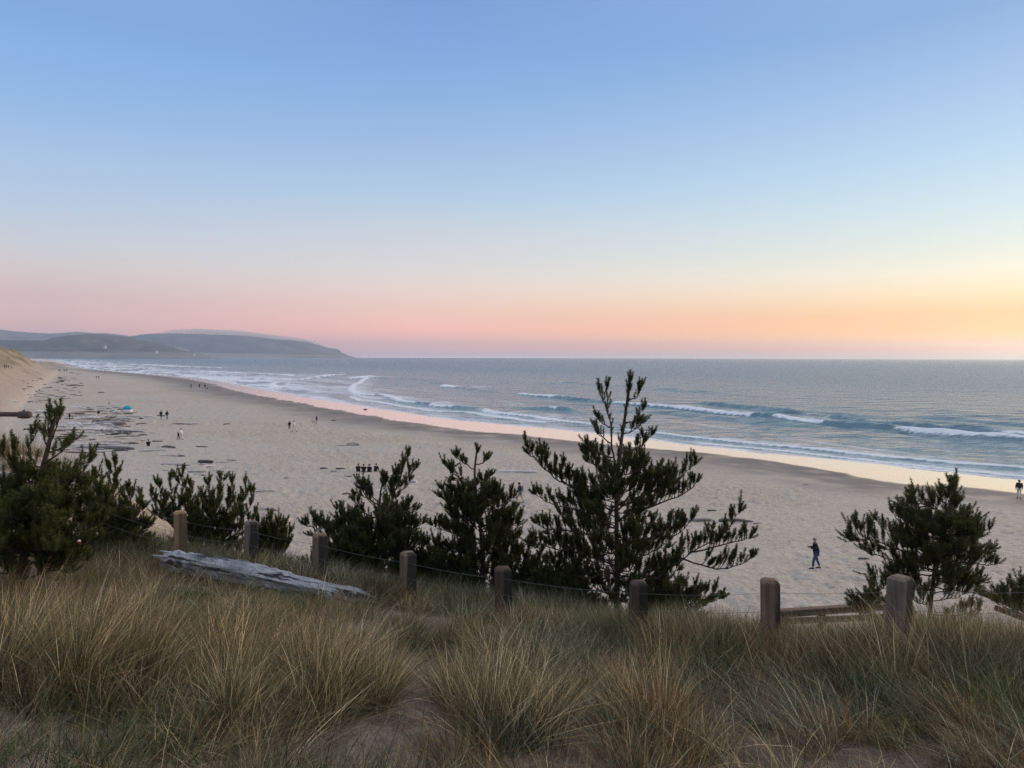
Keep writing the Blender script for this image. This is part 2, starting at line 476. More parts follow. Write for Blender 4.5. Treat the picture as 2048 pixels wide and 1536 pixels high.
# ------------------------------------------------------------------ sea
def wpoly(rows):
    """a wave crest drawn along the photo: (px, py, height m, foam)"""
    P = [flat(q[0], q[1], 0.0) for q in rows]
    return [(p.x, p.y) for p in P], [q[2] for q in rows], [q[3] for q in rows]
WAVES = [
 # the long breaker that runs to the right edge
 ([(1020, 785, 0.2, 0), (1044, 789, 0.9, .6), (1054, 790, 1.0, 1), (1105, 794, 1.1, 1), (1114, 795, 1.0, .1), (1150, 799, 1.1, 0), (1205, 803, .9, 0), (1225, 805, .8, .2),
   (1236, 806, .8, .8), (1262, 808, .8, .7), (1285, 810, .9, .6), (1310, 812, 1.0, .9), (1400, 821, 1.15, 1), (1500, 832, 1.2, 1), (1508, 833, 1.3, .1), (1525, 834, 1.35, 0), (1545, 836, 1.3, 0.05),
   (1552, 837, 1.2, 1), (1600, 843, 1.1, 1), (1640, 845, 1.1, .9), (1650, 846, 1.2, .05), (1720, 852, 1.25, 0), (1775, 857, 1.25, .1), (1795, 861, 1.2, .7), (1850, 867, 1.1, .9), (1950, 875, 1.1, 1),
   (2048, 883, 1.1, 1), (2200, 897, 1.0, .8)], 3.2),
 # the swell behind it
 ([(1385, 806, .2, 0), (1420, 808, .9, .25), (1480, 813, 1.0, 0), (1560, 820, .7, 0), (1640, 831, .8, 0), (1700, 840, 1.1, 0), (1790, 850, 1.2, 0), (1900, 858, 1.2, .1), (1980, 864, 1.1, .35), (2048, 870, 1.1, .6), (2200, 884, 1, .6)], 3.4),
 ([(1050, 766, .2, 0), (1090, 768, .8, .4), (1125, 765, 1.1, .35), (1150, 766, 1.1, 0), (1220, 772, .9, 0), (1300, 776, .9, 0), (1420, 785, .6, 0), (1500, 792, .2, 0)], 6.5),
 # white water in the middle
 ([(705, 757, .4, .6), (735, 753, 1.2, 1), (750, 756, 1.0, .2), (800, 757, .8, .3), (850, 760, 1.0, 0), (885, 769, 1.2, 0), (893, 774, 1.2, .9), (912, 775, 1.2, .9), (925, 777, 1.0, 0), (980, 784, .4, 0)], 6.0),
 ([(735, 753, .3, .8), (718, 764, .5, 1), (705, 772, .5, 1), (700, 780, .5, 1), (712, 788, .5, 1), (735, 790, .6, 1), (760, 789, .6, .5), (775, 793, .6, 1), (800, 803, .7, 1), (825, 806, .7, .8), (850, 807, .8, .1),
   (864, 809, .8, .2), (868, 812, .8, 1), (900, 814, .7, 1), (910, 815, .8, .1), (960, 819, .8, .1), (980, 824, .7, .9), (1010, 829, .6, 1), (1060, 833, .5, 1), (1100, 839, .4, .9), (1170, 847, .3, .6), (1220, 853, .2, .3)], 2.4),
 ([(1000, 814, .2, 0), (1040, 816, .6, 0), (1085, 817, .7, 0), (1108, 817, .8, .8), (1120, 818, .8, .3), (1160, 823, .6, 0), (1230, 829, .3, 0)], 2.6),
 ([(700, 793, .2, .6), (720, 801, .25, .9), (760, 805, .25, .7), (800, 812, .25, .8), (860, 822, .3, .8), (930, 824, .3, .9), (1000, 835, .3, .9), (1080, 845, .25, .7)], 1.8),
 ([(520, 756, .3, .5), (545, 757, .5, .8), (600, 759, .4, .5), (655, 751, .6, .6), (663, 750, .6, .8), (700, 748, .3, .2)], 9.0),
 ([(400, 742, .5, .8), (430, 744, .6, .9), (500, 747, .5, .6), (560, 749, .3, .7), (620, 753, .3, .4)], 9.0),
 ([(536, 772, .3, .9), (550, 775, .3, .8), (545, 768, .3, .8), (560, 764, .3, .6), (640, 768, .2, .5)], 3.0),
 ([(200, 728, .5, .8), (280, 729, .6, .9), (360, 733, .5, .7), (450, 736, .5, .5)], 14.0),
 # spent wash near the sand
 ([(1230, 858, .15, .5), (1330, 868, .25, .9), (1400, 876, .28, .9), (1536, 890, .25, .9), (1640, 900, .3, .9), (1780, 915, .35, .9), (1900, 925, .35, .8), (2048, 936, .3, .8), (2150, 947, .3, .7)], 1.4),
 ([(1400, 886, .05, .7), (1536, 899, .1, .9), (1700, 917, .14, 1), (1850, 934, .14, 1), (1950, 945, .14, 1), (2048, 953, .12, 1), (2150, 966, .1, 1)], 1.0),
]
rr = [52.0]
while rr[-1] < 14500:
    r = rr[-1]; rr.append(r + min(r * r / (15 * 770 * 2.2), 160.0))
rr = np.array(rr)
ang = np.radians(np.concatenate([np.arange(-62, -40, 2.0), np.arange(-40, 40, 0.1), np.arange(40, 150.1, 2.0)]))
X, Y = polar(rr, ang)
x, y = X.ravel(), Y.ravel()
r_ = np.hypot(x, y); dr = r_ * r_ / (15 * 770 * 2.2)
ds, ss, _ = pdist(x, y, SHORE)
off = ds * (ss > 0)
# axes along and across the crests
ca, sa = math.cos(math.radians(117)), math.sin(math.radians(117))
al = x * ca + y * sa; ac = x * sa - y * ca
deep = sst(2, 60, off)
z = np.zeros_like(x)
def band(lam): return 1 - sst(lam * 0.2, lam * 0.55, dr)
wph = 3.0 * fbm(x / 70, y / 70, 3, 2)
z += deep * 0.22 * np.sin(ac / 27 * 2 * math.pi + wph) * band(27) * (0.5 + 0.5 * fbm(al / 60, ac / 80, 8, 2))
z += deep * 0.7 * fbm(al / 20.0, ac / 6.0, 12, 2) * band(6)
z += (0.15 + 0.85 * deep) * 0.24 * fbm(al / 6.0, ac / 2.2, 14, 3) * band(2.2)
foam = np.zeros_like(x)
for rows, wd in WAVES:
    P, H, Fo = wpoly(rows)
    d, s, par = pdist(x, y, P)
    sd_ = d * s                                  # positive = seaward of the crest
    idx = np.arange(len(P))
    h = np.interp(par, idx, H); fo = np.interp(par, idx, Fo)
    endf = np.where((par <= 0) | (par >= len(P) - 1), np.exp(-(d / (wd * 1.2)) ** 2), 1.0)
    wn = 0.8 * wd * fbm(al / 9, ac / 9, 77, 2)
    q = sd_ + wn * 0.45
    prof = np.where(q < 0, np.exp(-(q / (wd * 0.42)) ** 2), np.exp(-(q / (wd * 1.25)) ** 2))
    z += 0.85 * h * prof * endf * (0.85 + 0.3 * fbm(al / 6, ac / 6, 79, 2))
    rag = fbm(al / 2.6, ac / 2.0, 81, 3) + 0.6 * fbm(al / 11, ac / 8, 82, 2)
    fm = sst(-wd * 0.62, -wd * 0.25, q + rag * wd * 0.16) * (1 - sst(wd * 0.0, wd * 1.5, q + rag * wd * 0.55))
    fm = fm * sst(0.28, 0.72, fo + 0.22 * rag) * (endf > 0.6)
    foam = np.maximum(foam, fm)
    # lace trailing behind the crest
    tr = (1 - sst(wd * 0.8, wd * 7.0, q)) * (q > 0) * fo * 0.42
    foam = np.maximum(foam, 1.35 * tr * sst(-0.2, 0.4, rag + 0.35) * (endf > 0.6))
# surf zone: patchy churned water that thins out to sea, thicker to the left
surf = (1 - sst(3, 75 + 0.11 * r_, off)) * (ss > 0)
left = sst(150, 420, r_)
pat = fbm(al / 42, ac / 13, 91, 4, 0.6)
foam = np.maximum(foam, surf * (0.20 + 0.48 * left) * sst(-0.3, 0.5, pat + 0.25 * left))
foam = np.maximum(foam, surf * sst(0.25, 0.5, fbm(al / 46, ac / 5.5, 95, 3) + 0.1 * left) * (0.42 + 0.4 * left))
edge = (1 - sst(0.4, 2.2 + r_ * 0.01, off + 1.2 * fbm(al / 6, ac / 6, 97, 2))) * (ss > 0)
foam = np.maximum(foam, edge * 0.75)
lace = (1 - sst(2.0, 13.0 + 0.03 * r_, off)) * (ss > 0)
foam = np.maximum(foam, lace * (0.30 + 0.32 * fbm(al / 5, ac / 2.5, 99, 3)))
# far whitecaps
foam = np.maximum(foam, 0.0)
z = z - 0.01 + np.where(ss > 0, 0.028 * fbm(al / 7, ac / 7, 98, 2) * (1 - deep), 0)
me = new_mesh('sea', np.stack([x, y, z], -1), grid_quads(*X.shape))
attr_f(me, 'foam', foam); attr_f(me, 'shallow', 0.6 * (1 - sst(0, 90, off)) + 0.4 * (1 - sst(60, 420, off)))
m, N, out = material('sea')
tc = N.n('ShaderNodeTexCoord'); vec = tc.outputs['Object']
mp = N.n('ShaderNodeMapping', ins={'Vector': vec, 'Rotation': (0, 0, math.radians(-117)), 'Scale': (0.42, 1.0, 1.0)})
v2 = mp.outputs[0]
af, ash = A(N, 'foam'), A(N, 'shallow')
w1 = N.noise(v2, 0.16, 3, 0.55); w2 = N.noise(v2, 0.7, 4, 0.6); w3 = N.noise(v2, 3.2, 3, 0.6)
hgt = N.math('ADD', N.math('MULTIPLY', w1, 4.0), N.math('ADD', N.math('MULTIPLY', w2, 0.75), N.math('MULTIPLY', w3, 0.14)))
b = N.n('ShaderNodeBump', ins={'Height': hgt, 'Strength': N.remap(ash, 0.0, 1.0, 1.0, 0.38), 'Distance': 1.5})
wc = N.mix(ash, (0.055, 0.145, 0.20), (0.095, 0.185, 0.20))
p = N.n('ShaderNodeBsdfPrincipled', ins={'Base Color': wc, 'Roughness': N.remap(ash, 0.0, 1.0, 0.24, 0.08), 'IOR': 1.333, 'Normal': b.outputs[0]})
fn = N.noise(v2, 1.5, 6, 0.72); fn2 = N.noise(v2, 0.32, 4, 0.65)
fnn = N.math('ADD', N.math('MULTIPLY', fn, 0.6), N.math('MULTIPLY', fn2, 0.4))
ff = N.math('SUBTRACT', N.math('ADD', af, N.math('MULTIPLY', N.math('SUBTRACT', fnn, 0.5), 2.2)), 0.25)
ff = N.remap(ff, -0.06, 0.5)
ff = N.math('MULTIPLY', ff, N.remap(af, 0.0, 0.12))
fb = N.n('ShaderNodeBump', ins={'Height': N.noise(v2, 2.2, 5, 0.7), 'Strength': 0.9, 'Distance': 0.35})
fp = N.n('ShaderNodeBsdfPrincipled', ins={'Base Color': (0.80, 0.83, 0.86, 1), 'Roughness': 0.85, 'Specular IOR Level': 0.1, 'Normal': fb.outputs[0]})
ms = N.n('ShaderNodeMixShader', ins={0: ff, 1: p.outputs[0], 2: fp.outputs[0]})
m.node_tree.links.new(ms.outputs[0], out.inputs[0])
tag(link('sea', me, m), kind='structure')

# ------------------------------------------------------------------ far hills
def hill(name, dist, sky, mat, depth, base=-3, label=None, lean=0.0, seed=0, base_px=None):
    """a rounded ridge whose skyline has the photo's heights at distance dist; it falls away to the front and the back"""
    xs = np.linspace(sky[0][0], sky[-1][0], 150)
    hs = np.interp(xs, [q[0] for q in sky], [q[1] for q in sky])
    P = [pt(a, b, dist) for a, b in zip(xs, hs)]
    H = np.array([max(p.z, 0.5) for p in P]); XX = np.array([p.x for p in P])
    vs = np.concatenate([np.linspace(-1, 0, 26), np.linspace(0.08, 1, 12)])
    V = np.zeros((len(vs), len(xs), 3))
    for i, v in enumerate(vs):
        k = 1 - abs(v) ** 1.5
        yy = dist + v * depth * (0.35 + 0.65 * np.clip(H / H.max(), 0, 1))
        sc = yy / dist
        n = fbm(XX / (depth * 0.16) + seed, np.full_like(XX, v * 5.0), seed + 3, 4, 0.55)
        n2 = fbm(XX / (depth * 0.03) + seed, np.full_like(XX, v * 26.0), seed + 9, 3, 0.6)
        zz = H * k * (1 + 0.42 * n * min(1, abs(v) * 2.2)) + H.max() * 0.018 * n2
        V[i, :, 0] = XX + (H.max() * 0.6) * n * abs(v); V[i, :, 1] = yy; V[i, :, 2] = np.maximum(zz, base)
        V[i, :, 2] = np.where(abs(v) > 0.999, base, V[i, :, 2])
    me = new_mesh(name, V.reshape(-1, 3), grid_quads(len(vs), len(xs)))
    o = link(name, me, mat)
    tag(o, kind='structure')
    return o
def hazed_forest(name, c1, c2, c3, scale):  # colours lifted and blued so they carry aerial haze too
    m, N, out = material(name)
    tc = N.n('ShaderNodeTexCoord'); vec = tc.outputs['Object']
    a = N.noise(vec, scale, 5, 0.65); b = N.noise(vec, scale * 4.3, 4, 0.7)
    c = N.mix(N.remap(a, 0.4, 0.6), c1, c2)
    c = N.mix(N.remap(b, 0.58, 0.72), c, c3)
    p = N.n('ShaderNodeBsdfPrincipled', ins={'Base Color': c, 'Roughness': 0.95, 'Specular IOR Level': 0.05})
    m.node_tree.links.new(p.outputs[0], out.inputs[0])
    return m
fo1 = hazed_forest('forested_hill', (0.125, 0.14, 0.15), (0.19, 0.20, 0.195), (0.25, 0.25, 0.23), 0.004)
fo2 = hazed_forest('hill_meadow_hazed', (0.15, 0.168, 0.17), (0.23, 0.235, 0.215), (0.3, 0.28, 0.25), 0.006)
fo3 = hazed_forest('headland_forest_hazed', (0.14, 0.165, 0.195), (0.19, 0.215, 0.24), (0.24, 0.26, 0.27), 0.004)  # bluer and paler, haze painted into the forest colour
fo4 = hazed_forest('far_ridge_hazed', (0.24, 0.245, 0.26), (0.32, 0.315, 0.31), (0.38, 0.36, 0.34), 0.005)  # palest of all, haze painted into the ridge colour
fo1 = hazed_forest('near_hill_forest', (0.085, 0.10, 0.10), (0.15, 0.16, 0.145), (0.24, 0.235, 0.20), 0.007)
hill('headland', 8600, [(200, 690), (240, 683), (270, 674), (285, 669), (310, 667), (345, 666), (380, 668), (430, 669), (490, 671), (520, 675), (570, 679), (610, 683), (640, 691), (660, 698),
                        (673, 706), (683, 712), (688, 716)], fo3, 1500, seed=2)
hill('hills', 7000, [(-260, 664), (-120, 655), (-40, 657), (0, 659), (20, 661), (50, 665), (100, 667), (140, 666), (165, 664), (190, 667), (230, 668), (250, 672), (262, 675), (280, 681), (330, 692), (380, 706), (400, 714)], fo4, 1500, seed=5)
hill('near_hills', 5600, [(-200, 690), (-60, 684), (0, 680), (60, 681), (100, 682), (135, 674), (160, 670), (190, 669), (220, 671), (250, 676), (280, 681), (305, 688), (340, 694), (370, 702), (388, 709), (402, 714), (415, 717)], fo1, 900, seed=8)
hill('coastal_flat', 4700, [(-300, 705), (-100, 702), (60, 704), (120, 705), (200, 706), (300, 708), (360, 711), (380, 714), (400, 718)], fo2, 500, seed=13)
# ------------------------------------------------------------------ pines
def needle_mat(name, c1, c2, c3):
    m, N, out = material(name)
    at = N.n('ShaderNodeAttribute', attribute_name='tint')
    c = N.mix(at.outputs['Fac'], c1, c2)
    oi = N.n('ShaderNodeTexCoord')
    c = N.mix(N.remap(N.noise(oi.outputs['Object'], 2.2, 3, 0.6), 0.45, 0.7, 0, 0.6), c, c3)
    p = N.n('ShaderNodeBsdfPrincipled', ins={'Base Color': c, 'Roughness': 0.55, 'Specular IOR Level': 0.3})
    tr = N.n('ShaderNodeBsdfTranslucent', ins={'Color': c})
    ms = N.n('ShaderNodeMixShader', ins={0: 0.2, 1: p.outputs[0], 2: tr.outputs[0]})
    m.node_tree.links.new(ms.outputs[0], out.inputs[0])
    return m
NEEDLE = needle_mat('pine_needles', (0.032, 0.042, 0.012), (0.098, 0.105, 0.028), (0.060, 0.058, 0.022))
NEEDLE_FRESH = needle_mat('fresh_pine_needles', (0.036, 0.050, 0.012), (0.125, 0.135, 0.030), (0.07, 0.075, 0.020))
BARK = simple('pine_bark', (0.085, 0.062, 0.048), 0.95, 0.4, 18, 0.1, 0.6)
TWIG = simple('dead_twigs', (0.085, 0.055, 0.042), 0.95, 0.4, 18, 0.1)
UP = Vector((0, 0, 1))

class Pine:
    def __init__(s, seed, shoot=0.17):
        s.r = random.Random(seed); s.wood = Bag(); s.dead = Bag(); s.sh = []; s.L = shoot; s.seed = seed
    def rv(s):
        while True:
            v = Vector((s.r.uniform(-1, 1), s.r.uniform(-1, 1), s.r.uniform(-1, 1)))
            if 0.1 < v.length < 1: return v.normalized()
    def shoot(s, p, d, k=1.0):
        s.sh.append((*p, *d.normalized(), s.L * k * s.r.uniform(0.7, 1.2) * (1.0 if s.r.random() > .15 else 1.3)))
    def tuft(s, p, d, n, k=1.0):
        s.shoot(p, d + UP * 0.25, k * 1.1)
        for i in range(n):
            q = s.rv(); q = (q - d * q.dot(d))
            s.shoot(p - d * s.r.uniform(0, 0.06), d * 0.6 + q * 0.7 + UP * 0.8, k * s.r.uniform(0.6, 1.0))
    def grow(s, P, r0, start=0.25, dens=9.0, twig=0.30, tipn=4, k=1.0, bare=False):
        P = [Vector(q) for q in chaikin([tuple(q) for q in P], 2)]
        seg = [(P[i + 1] - P[i]).length for i in range(len(P) - 1)]
        L = sum(seg)
        if L < 1e-3: return
        n = len(P)
        wob = [Vector((s.r.uniform(-1, 1), s.r.uniform(-1, 1), s.r.uniform(-1, 1))) * r0 * 0.9 for _ in P]
        P = [p + (w if 0 < i < n - 1 else Vector()) for i, (p, w) in enumerate(zip(P, wob))]
        (s.dead if bare else s.wood).tube(P, [max(0.004, r0 * (1 - 0.82 * i / (n - 1))) for i in range(n)], 5 if r0 < 0.03 else 8)
        if bare:
            for i in range(int(14 * L)):
                j = s.r.randrange(1, n); q = s.rv()
                s.dead.tube([P[j], P[j] + q * s.r.uniform(0.08, 0.22)], [0.004, 0.002], 3)
            return
        def at(f):
            d = f * L
            for i, g in enumerate(seg):
                if d <= g or i == len(seg) - 1:
                    return P[i].lerp(P[i + 1], min(1, d / max(g, 1e-6))), (P[i + 1] - P[i]).normalized()
                d -= g
        m = max(1, int(dens * 2.5 * L * (1 - start)))
        for i in range(m):
            f = start + (1 - start) * (i + s.r.random()) / m
            p, T = at(min(f, 0.995))
            q = s.rv(); q = (q - T * q.dot(T)).normalized()
            if q.z < -0.15 and s.r.random() < 0.75: q = -q
            d = (T * 0.65 + q * 0.85 + UP * 0.4).normalized()
            l = twig * s.r.uniform(0.35, 1.05) * (1.2 - 0.75 * f)
            if l > 0.10:
                e = p + d * l
                s.wood.tube([p, p.lerp(e, 0.5) + UP * (-0.02), e], [0.009, 0.006, 0.004], 4, cap=False)
                s.tuft(e, (d + UP * 0.35).normalized(), s.r.choice((3, 4, 4, 5)), k)
                s.shoot(p.lerp(e, 0.6), d + s.rv() * 0.7 + UP * 0.9, 0.8 * k); s.shoot(p.lerp(e, 0.35), d + s.rv() * 0.8 + UP * 0.9, 0.75 * k)
            else:
                s.shoot(p, d + UP * 0.7, k)
        s.tuft(P[-1], (P[-1] - P[-3]).normalized(), tipn, k)
    def finish(s, base, label, mat, cat='tree', group='young shore pines behind the wire fence', dens=1050.0, nl=0.042, nw=0.0055):
        o = empty('pine_tree', base)
        tag(o, label, cat, group)
        inv = -Vector(base)
        if s.dead.n:
            dd = Bag(); dd.V = [tuple(Vector(v) + inv) for v in s.dead.V]; dd.Q = s.dead.Q; dd.T = s.dead.T; dd.n = s.dead.n
        w = s.wood; w.V = [tuple(Vector(v) + inv) for v in w.V]
        w.build('trunk', BARK, o)
        if s.dead.n: dd.build('dead_branches', TWIG, o)
        rng = np.random.default_rng(s.seed)
        sh = np.array(s.sh); cnt = np.maximum(12, (sh[:, 6] * dens).astype(int))
        idx = np.repeat(np.arange(len(sh)), cnt); K = len(idx)
        b = sh[idx, :3] - np.array(base); d = sh[idx, 3:6]; L = sh[idx, 6]
        f = rng.random(K) ** 0.85
        rnd = rng.normal(size=(K, 3)); pr = rnd - d * np.sum(rnd * d, 1, keepdims=True)
        pr /= np.linalg.norm(pr, axis=1, keepdims=True) + 1e-9
        angl = np.radians(rng.uniform(42, 74, K) * (1 - 0.25 * f))
        nd = d * np.cos(angl)[:, None] + pr * np.sin(angl)[:, None]
        ln = nl * rng.uniform(0.75, 1.15, K) * (1 - 0.1 * f)
        # the stem of a shoot bends up towards its tip
        bend = np.zeros((K, 3)); bend[:, 2] = 0.16 * L * f * f
        root = b + d * (f * L)[:, None] + bend
        wv = np.cross(nd, rng.normal(size=(K, 3))); wv /= np.linalg.norm(wv, axis=1, keepdims=True) + 1e-9
        wv *= nw * 0.5
        tip = root + nd * ln[:, None]
        V = np.stack([root - wv, root + wv, tip + wv * 0.3], 1).reshape(-1, 3)
        me = new_mesh('crown', V, None, np.arange(K * 3).reshape(-1, 3), smooth=False)
        tint = np.clip(rng.random(len(sh)) * 0.7 + rng.random(len(sh)) * 0.3, 0, 1)[idx] * 0.6 + 0.4 * f
        attr_f(me, 'tint', np.repeat(tint, 3))
        link('crown', me, mat, o)
        return o

def branch(T, pix, y0, dy, r0=0.02, **kw):
    n = len(pix)
    T.grow([pt(px, py, y0 + dy * i / (n - 1)) for i, (px, py) in enumerate(pix)], r0, **kw)

def fill(T, trunk, prof, n, y0, r0=0.014, f0=0.1, f1=0.92, rise=0.35, **kw):
    """side branches all round the trunk; prof gives the spread in metres at heights 0..1"""
    for i in range(n):
        f = f0 + (f1 - f0) * (i + T.r.random()) / n
        j = f * (len(trunk) - 1); a = int(j); p = trunk[a].lerp(trunk[min(a + 1, len(trunk) - 1)], j - a)
        R = np.interp(f, [q[0] for q in prof], [q[1] for q in prof]) * T.r.uniform(0.6, 1.0)
        az = i * 2.399 + T.r.uniform(-0.4, 0.4)
        h = Vector((math.cos(az), math.sin(az), 0))
        T.grow([p, p + h * R * 0.5 + UP * R * rise * 0.3, p + h * R * 0.85 + UP * R * rise * 0.75, p + h * R + UP * R * rise * 1.25], r0, **kw)

def skirt(T, base, n, R, h0=0.05, h1=0.45):
    # low side branches that hide the foot of a bush
    for i in range(n):
        az = i * 2.399 + T.r.uniform(-.3, .3); q = R * T.r.uniform(0.55, 1.0); z0 = T.r.uniform(h0, h1)
        h = Vector((math.cos(az), math.sin(az), 0)); b = Vector(base) + UP * z0
        T.grow([b, b + h * q * 0.5 + UP * q * 0.08, b + h * q + UP * q * 0.3], 0.008, start=0.12, dens=8, twig=0.18, tipn=4)

def trunk(T, pix, y, r0, r1):
    P = [pt(px, py, y) for px, py in pix]
    b = P[0]; b.z = min(b.z, tz(b.x, b.y) - 0.03)
    P = [Vector(q) for q in chaikin([tuple(q) for q in P], 2)]
    n = len(P)
    T.wood.tube(P, [r0 + (r1 - r0) * i / (n - 1) for i in range(n)], 8, jitter=0.08)
    return P

# the tall double-leadered pine
YF = 11.6
T = Pine(31, 0.112)
tr = trunk(T, [(1232, 1225), (1235, 1150), (1233, 1060), (1233, 980), (1240, 900), (1249, 840), (1255, 795), (1261, 752)], YF, 0.046, 0.010)
T.tuft(pt(1261, 758, YF), UP, 7, 1.05); T.tuft(pt(1258, 775, YF), UP, 6)
branch(T, [(1232, 985), (1226, 900), (1219, 840), (1213, 772)], YF, 0.12, 0.022, start=0.5, dens=7, twig=0.13, tipn=6)
branch(T, [(1233, 1000), (1240, 900), (1250, 835), (1258, 775)], YF, -0.02, 0.02, start=0.42, dens=6, twig=0.10, tipn=5)
for px, dy in [([(1254, 800), (1272, 798), (1283, 773)], .1), ([(1250, 848), (1272, 840), (1288, 815)], -.1), ([(1248, 868), (1270, 862), (1287, 845)], .2), ([(1246, 905), (1285, 892), (1307, 866)], -.2),
               ([(1218, 815), (1204, 800), (1198, 775)], .1), ([(1221, 855), (1203, 848), (1194, 832)], -.1), ([(1224, 890), (1200, 868), (1189, 852)], .2), ([(1226, 915), (1190, 905), (1170, 885)], -.25),
               ([(1229, 945), (1190, 932), (1172, 922)], .3), ([(1236, 940), (1270, 925), (1282, 905)], -.3), ([(1229, 925), (1195, 912), (1184, 895)], .1)]:
    branch(T, px, YF, dy, 0.013, start=0.3, dens=10, twig=0.15, tipn=5)
for px, dy in [([(1234, 1020), (1300, 985), (1355, 960), (1392, 928)], .3), ([(1234, 1040), (1320, 1005), (1375, 985), (1396, 962)], -.5), ([(1234, 1010), (1275, 985), (1300, 945), (1340, 960)], .6), ([(1260, 1000), (1320, 975), (1340, 945)], -.2),
               ([(1232, 1025), (1160, 985), (1110, 958), (1078, 930), (1054, 892)], -.3), ([(1130, 968), (1120, 955), (1124, 935)], -.2), ([(1090, 940), (1092, 925), (1088, 908)], -.2),
               ([(1232, 1060), (1160, 1020), (1105, 1010), (1068, 988)], .3), ([(1232, 1085), (1150, 1060), (1100, 1062), (1070, 1045)], -.5),
               ([(1234, 1090), (1310, 1075), (1360, 1070), (1385, 1035)], -.6), ([(1236, 1200), (1310, 1160), (1392, 1098), (1450, 1070), (1482, 1022)], -.4), ([(1380, 1105), (1450, 1088), (1504, 1076)], -.5),
               ([(1360, 1115), (1430, 1140), (1470, 1135), (1504, 1115)], -.2), ([(1300, 1165), (1370, 1195), (1446, 1192)], -.1), ([(1236, 1120), (1300, 1110), (1340, 1080)], .7),
               ([(1232, 1150), (1150, 1125), (1066, 1126)], .4), ([(1232, 1185), (1140, 1180), (1068, 1165)], -.3), ([(1232, 1130), (1130, 1100), (1055, 1085)], .1), ([(1236, 1170), (1310, 1150), (1360, 1140)], .5)]:
    branch(T, px, YF, dy, 0.016, start=0.28, dens=8.5, twig=0.30, tipn=5)
fill(T, tr, [(0, 0.8), (0.25, 1.0), (0.5, 0.6), (0.62, 0.25), (1, 0.12)], 46, YF, dens=8.0, twig=0.28, start=0.22, r0=0.011, f0=0.04, f1=0.5)
for i in range(26):
    p = tr[len(tr) // 6]; az = T.r.uniform(0, 6.3); R = T.r.uniform(0.5, 0.9)
    T.grow([p + UP * T.r.uniform(0, .6), p + Vector((math.cos(az) * R, math.sin(az) * R, T.r.uniform(0.1, 0.5)))], 0.01, bare=True)
T.finish(pt(1232, 1225, YF), 'tallest pine, with twin leading shoots and wide arms, behind the middle of the fence', NEEDLE)

# slimmer pine left of it
YE = 12.4
T = Pine(32, 0.112)
tr = trunk(T, [(968, 1190), (965, 1100), (955, 1010), (948, 950), (953, 905), (955, 893)], YE, 0.034, 0.009)
T.tuft(pt(955, 900, YE), UP, 9, 1.0)
for px, dy in [([(950, 940), (925, 925), (910, 912)], .1), ([(951, 930), (968, 925), (977, 917)], -.1), ([(948, 968), (915, 955), (888, 928)], .2), ([(905, 950), (900, 945), (905, 935)], .1), ([(949, 985), (972, 965), (983, 950)], -.2),
               ([(952, 1005), (905, 1005), (876, 992)], -.3), ([(956, 1005), (985, 990), (993, 978)], .2), ([(960, 1050), (1000, 1045), (1020, 1034)], .3), ([(958, 1040), (915, 1035), (893, 1018)], .4), ([(950, 975), (925, 985), (900, 975)], -.2)]:
    branch(T, px, YE, dy, 0.013, start=0.3, dens=10, twig=0.17, tipn=5)
for px, dy in [([(962, 1085), (1005, 1065), (1036, 1042)], -.3), ([(962, 1080), (905, 1070), (862, 1050)], -.2), ([(965, 1120), (905, 1100), (845, 1092)], .3), ([(965, 1110), (1010, 1095), (1036, 1075)], .4), ([(966, 1150), (900, 1130), (862, 1130)], -.3),
               ([(966, 1140), (1010, 1120), (1035, 1110)], -.2)]:
    branch(T, px, YE, dy, 0.016, start=0.2, dens=9.5, twig=0.27, tipn=5)
fill(T, tr, [(0, 0.75), (0.35, 0.72), (0.6, 0.42), (0.8, 0.22), (1, 0.1)], 56, YE, dens=9, twig=0.24, start=0.18, r0=0.01, f0=0.03, f1=0.46)
for i in range(22):
    p = tr[1]; az = T.r.uniform(0, 6.3); R = T.r.uniform(0.4, 0.7)
    T.grow([p + UP * T.r.uniform(0, .4), p + Vector((math.cos(az) * R, math.sin(az) * R, T.r.uniform(0.0, 0.4)))], 0.008, bare=True)
T.finish(pt(968, 1190, YE), 'slim pine with a round topknot, beside the tallest pine on the left', NEEDLE)

# the forked pine behind the big bleached log
YD = 12.6
T = Pine(33, 0.115)
tr = trunk(T, [(752, 1180), (755, 1100), (758, 1040), (760, 990), (764, 970)], YD, 0.034, 0.01)
T.tuft(pt(765, 968, YD), UP, 4)
branch(T, [(758, 1050), (785, 1000), (803, 950), (816, 908)], YD, 0.2, 0.022, start=0.3, dens=17, twig=0.17, tipn=5)
for px, dy in [([(802, 965), (820, 950), (833, 935)], .2), ([(795, 985), (812, 975), (822, 960)], .3), ([(795, 1005), (785, 985), (790, 962)], .1), ([(760, 1008), (735, 985), (724, 966)], -.1), ([(760, 995), (775, 975), (767, 955)], .1), ([(758, 1010), (725, 990), (708, 992)], -.2), ([(758, 1020), (735, 1000), (716, 965)], .2),
               ([(757, 1040), (720, 1020), (706, 1000)], .3), ([(756, 1065), (795, 1045), (820, 1005)], -.2), ([(760, 1060), (790, 1030), (815, 1020)], .4)]:
    branch(T, px, YD, dy, 0.013, start=0.3, dens=10, twig=0.17, tipn=5)
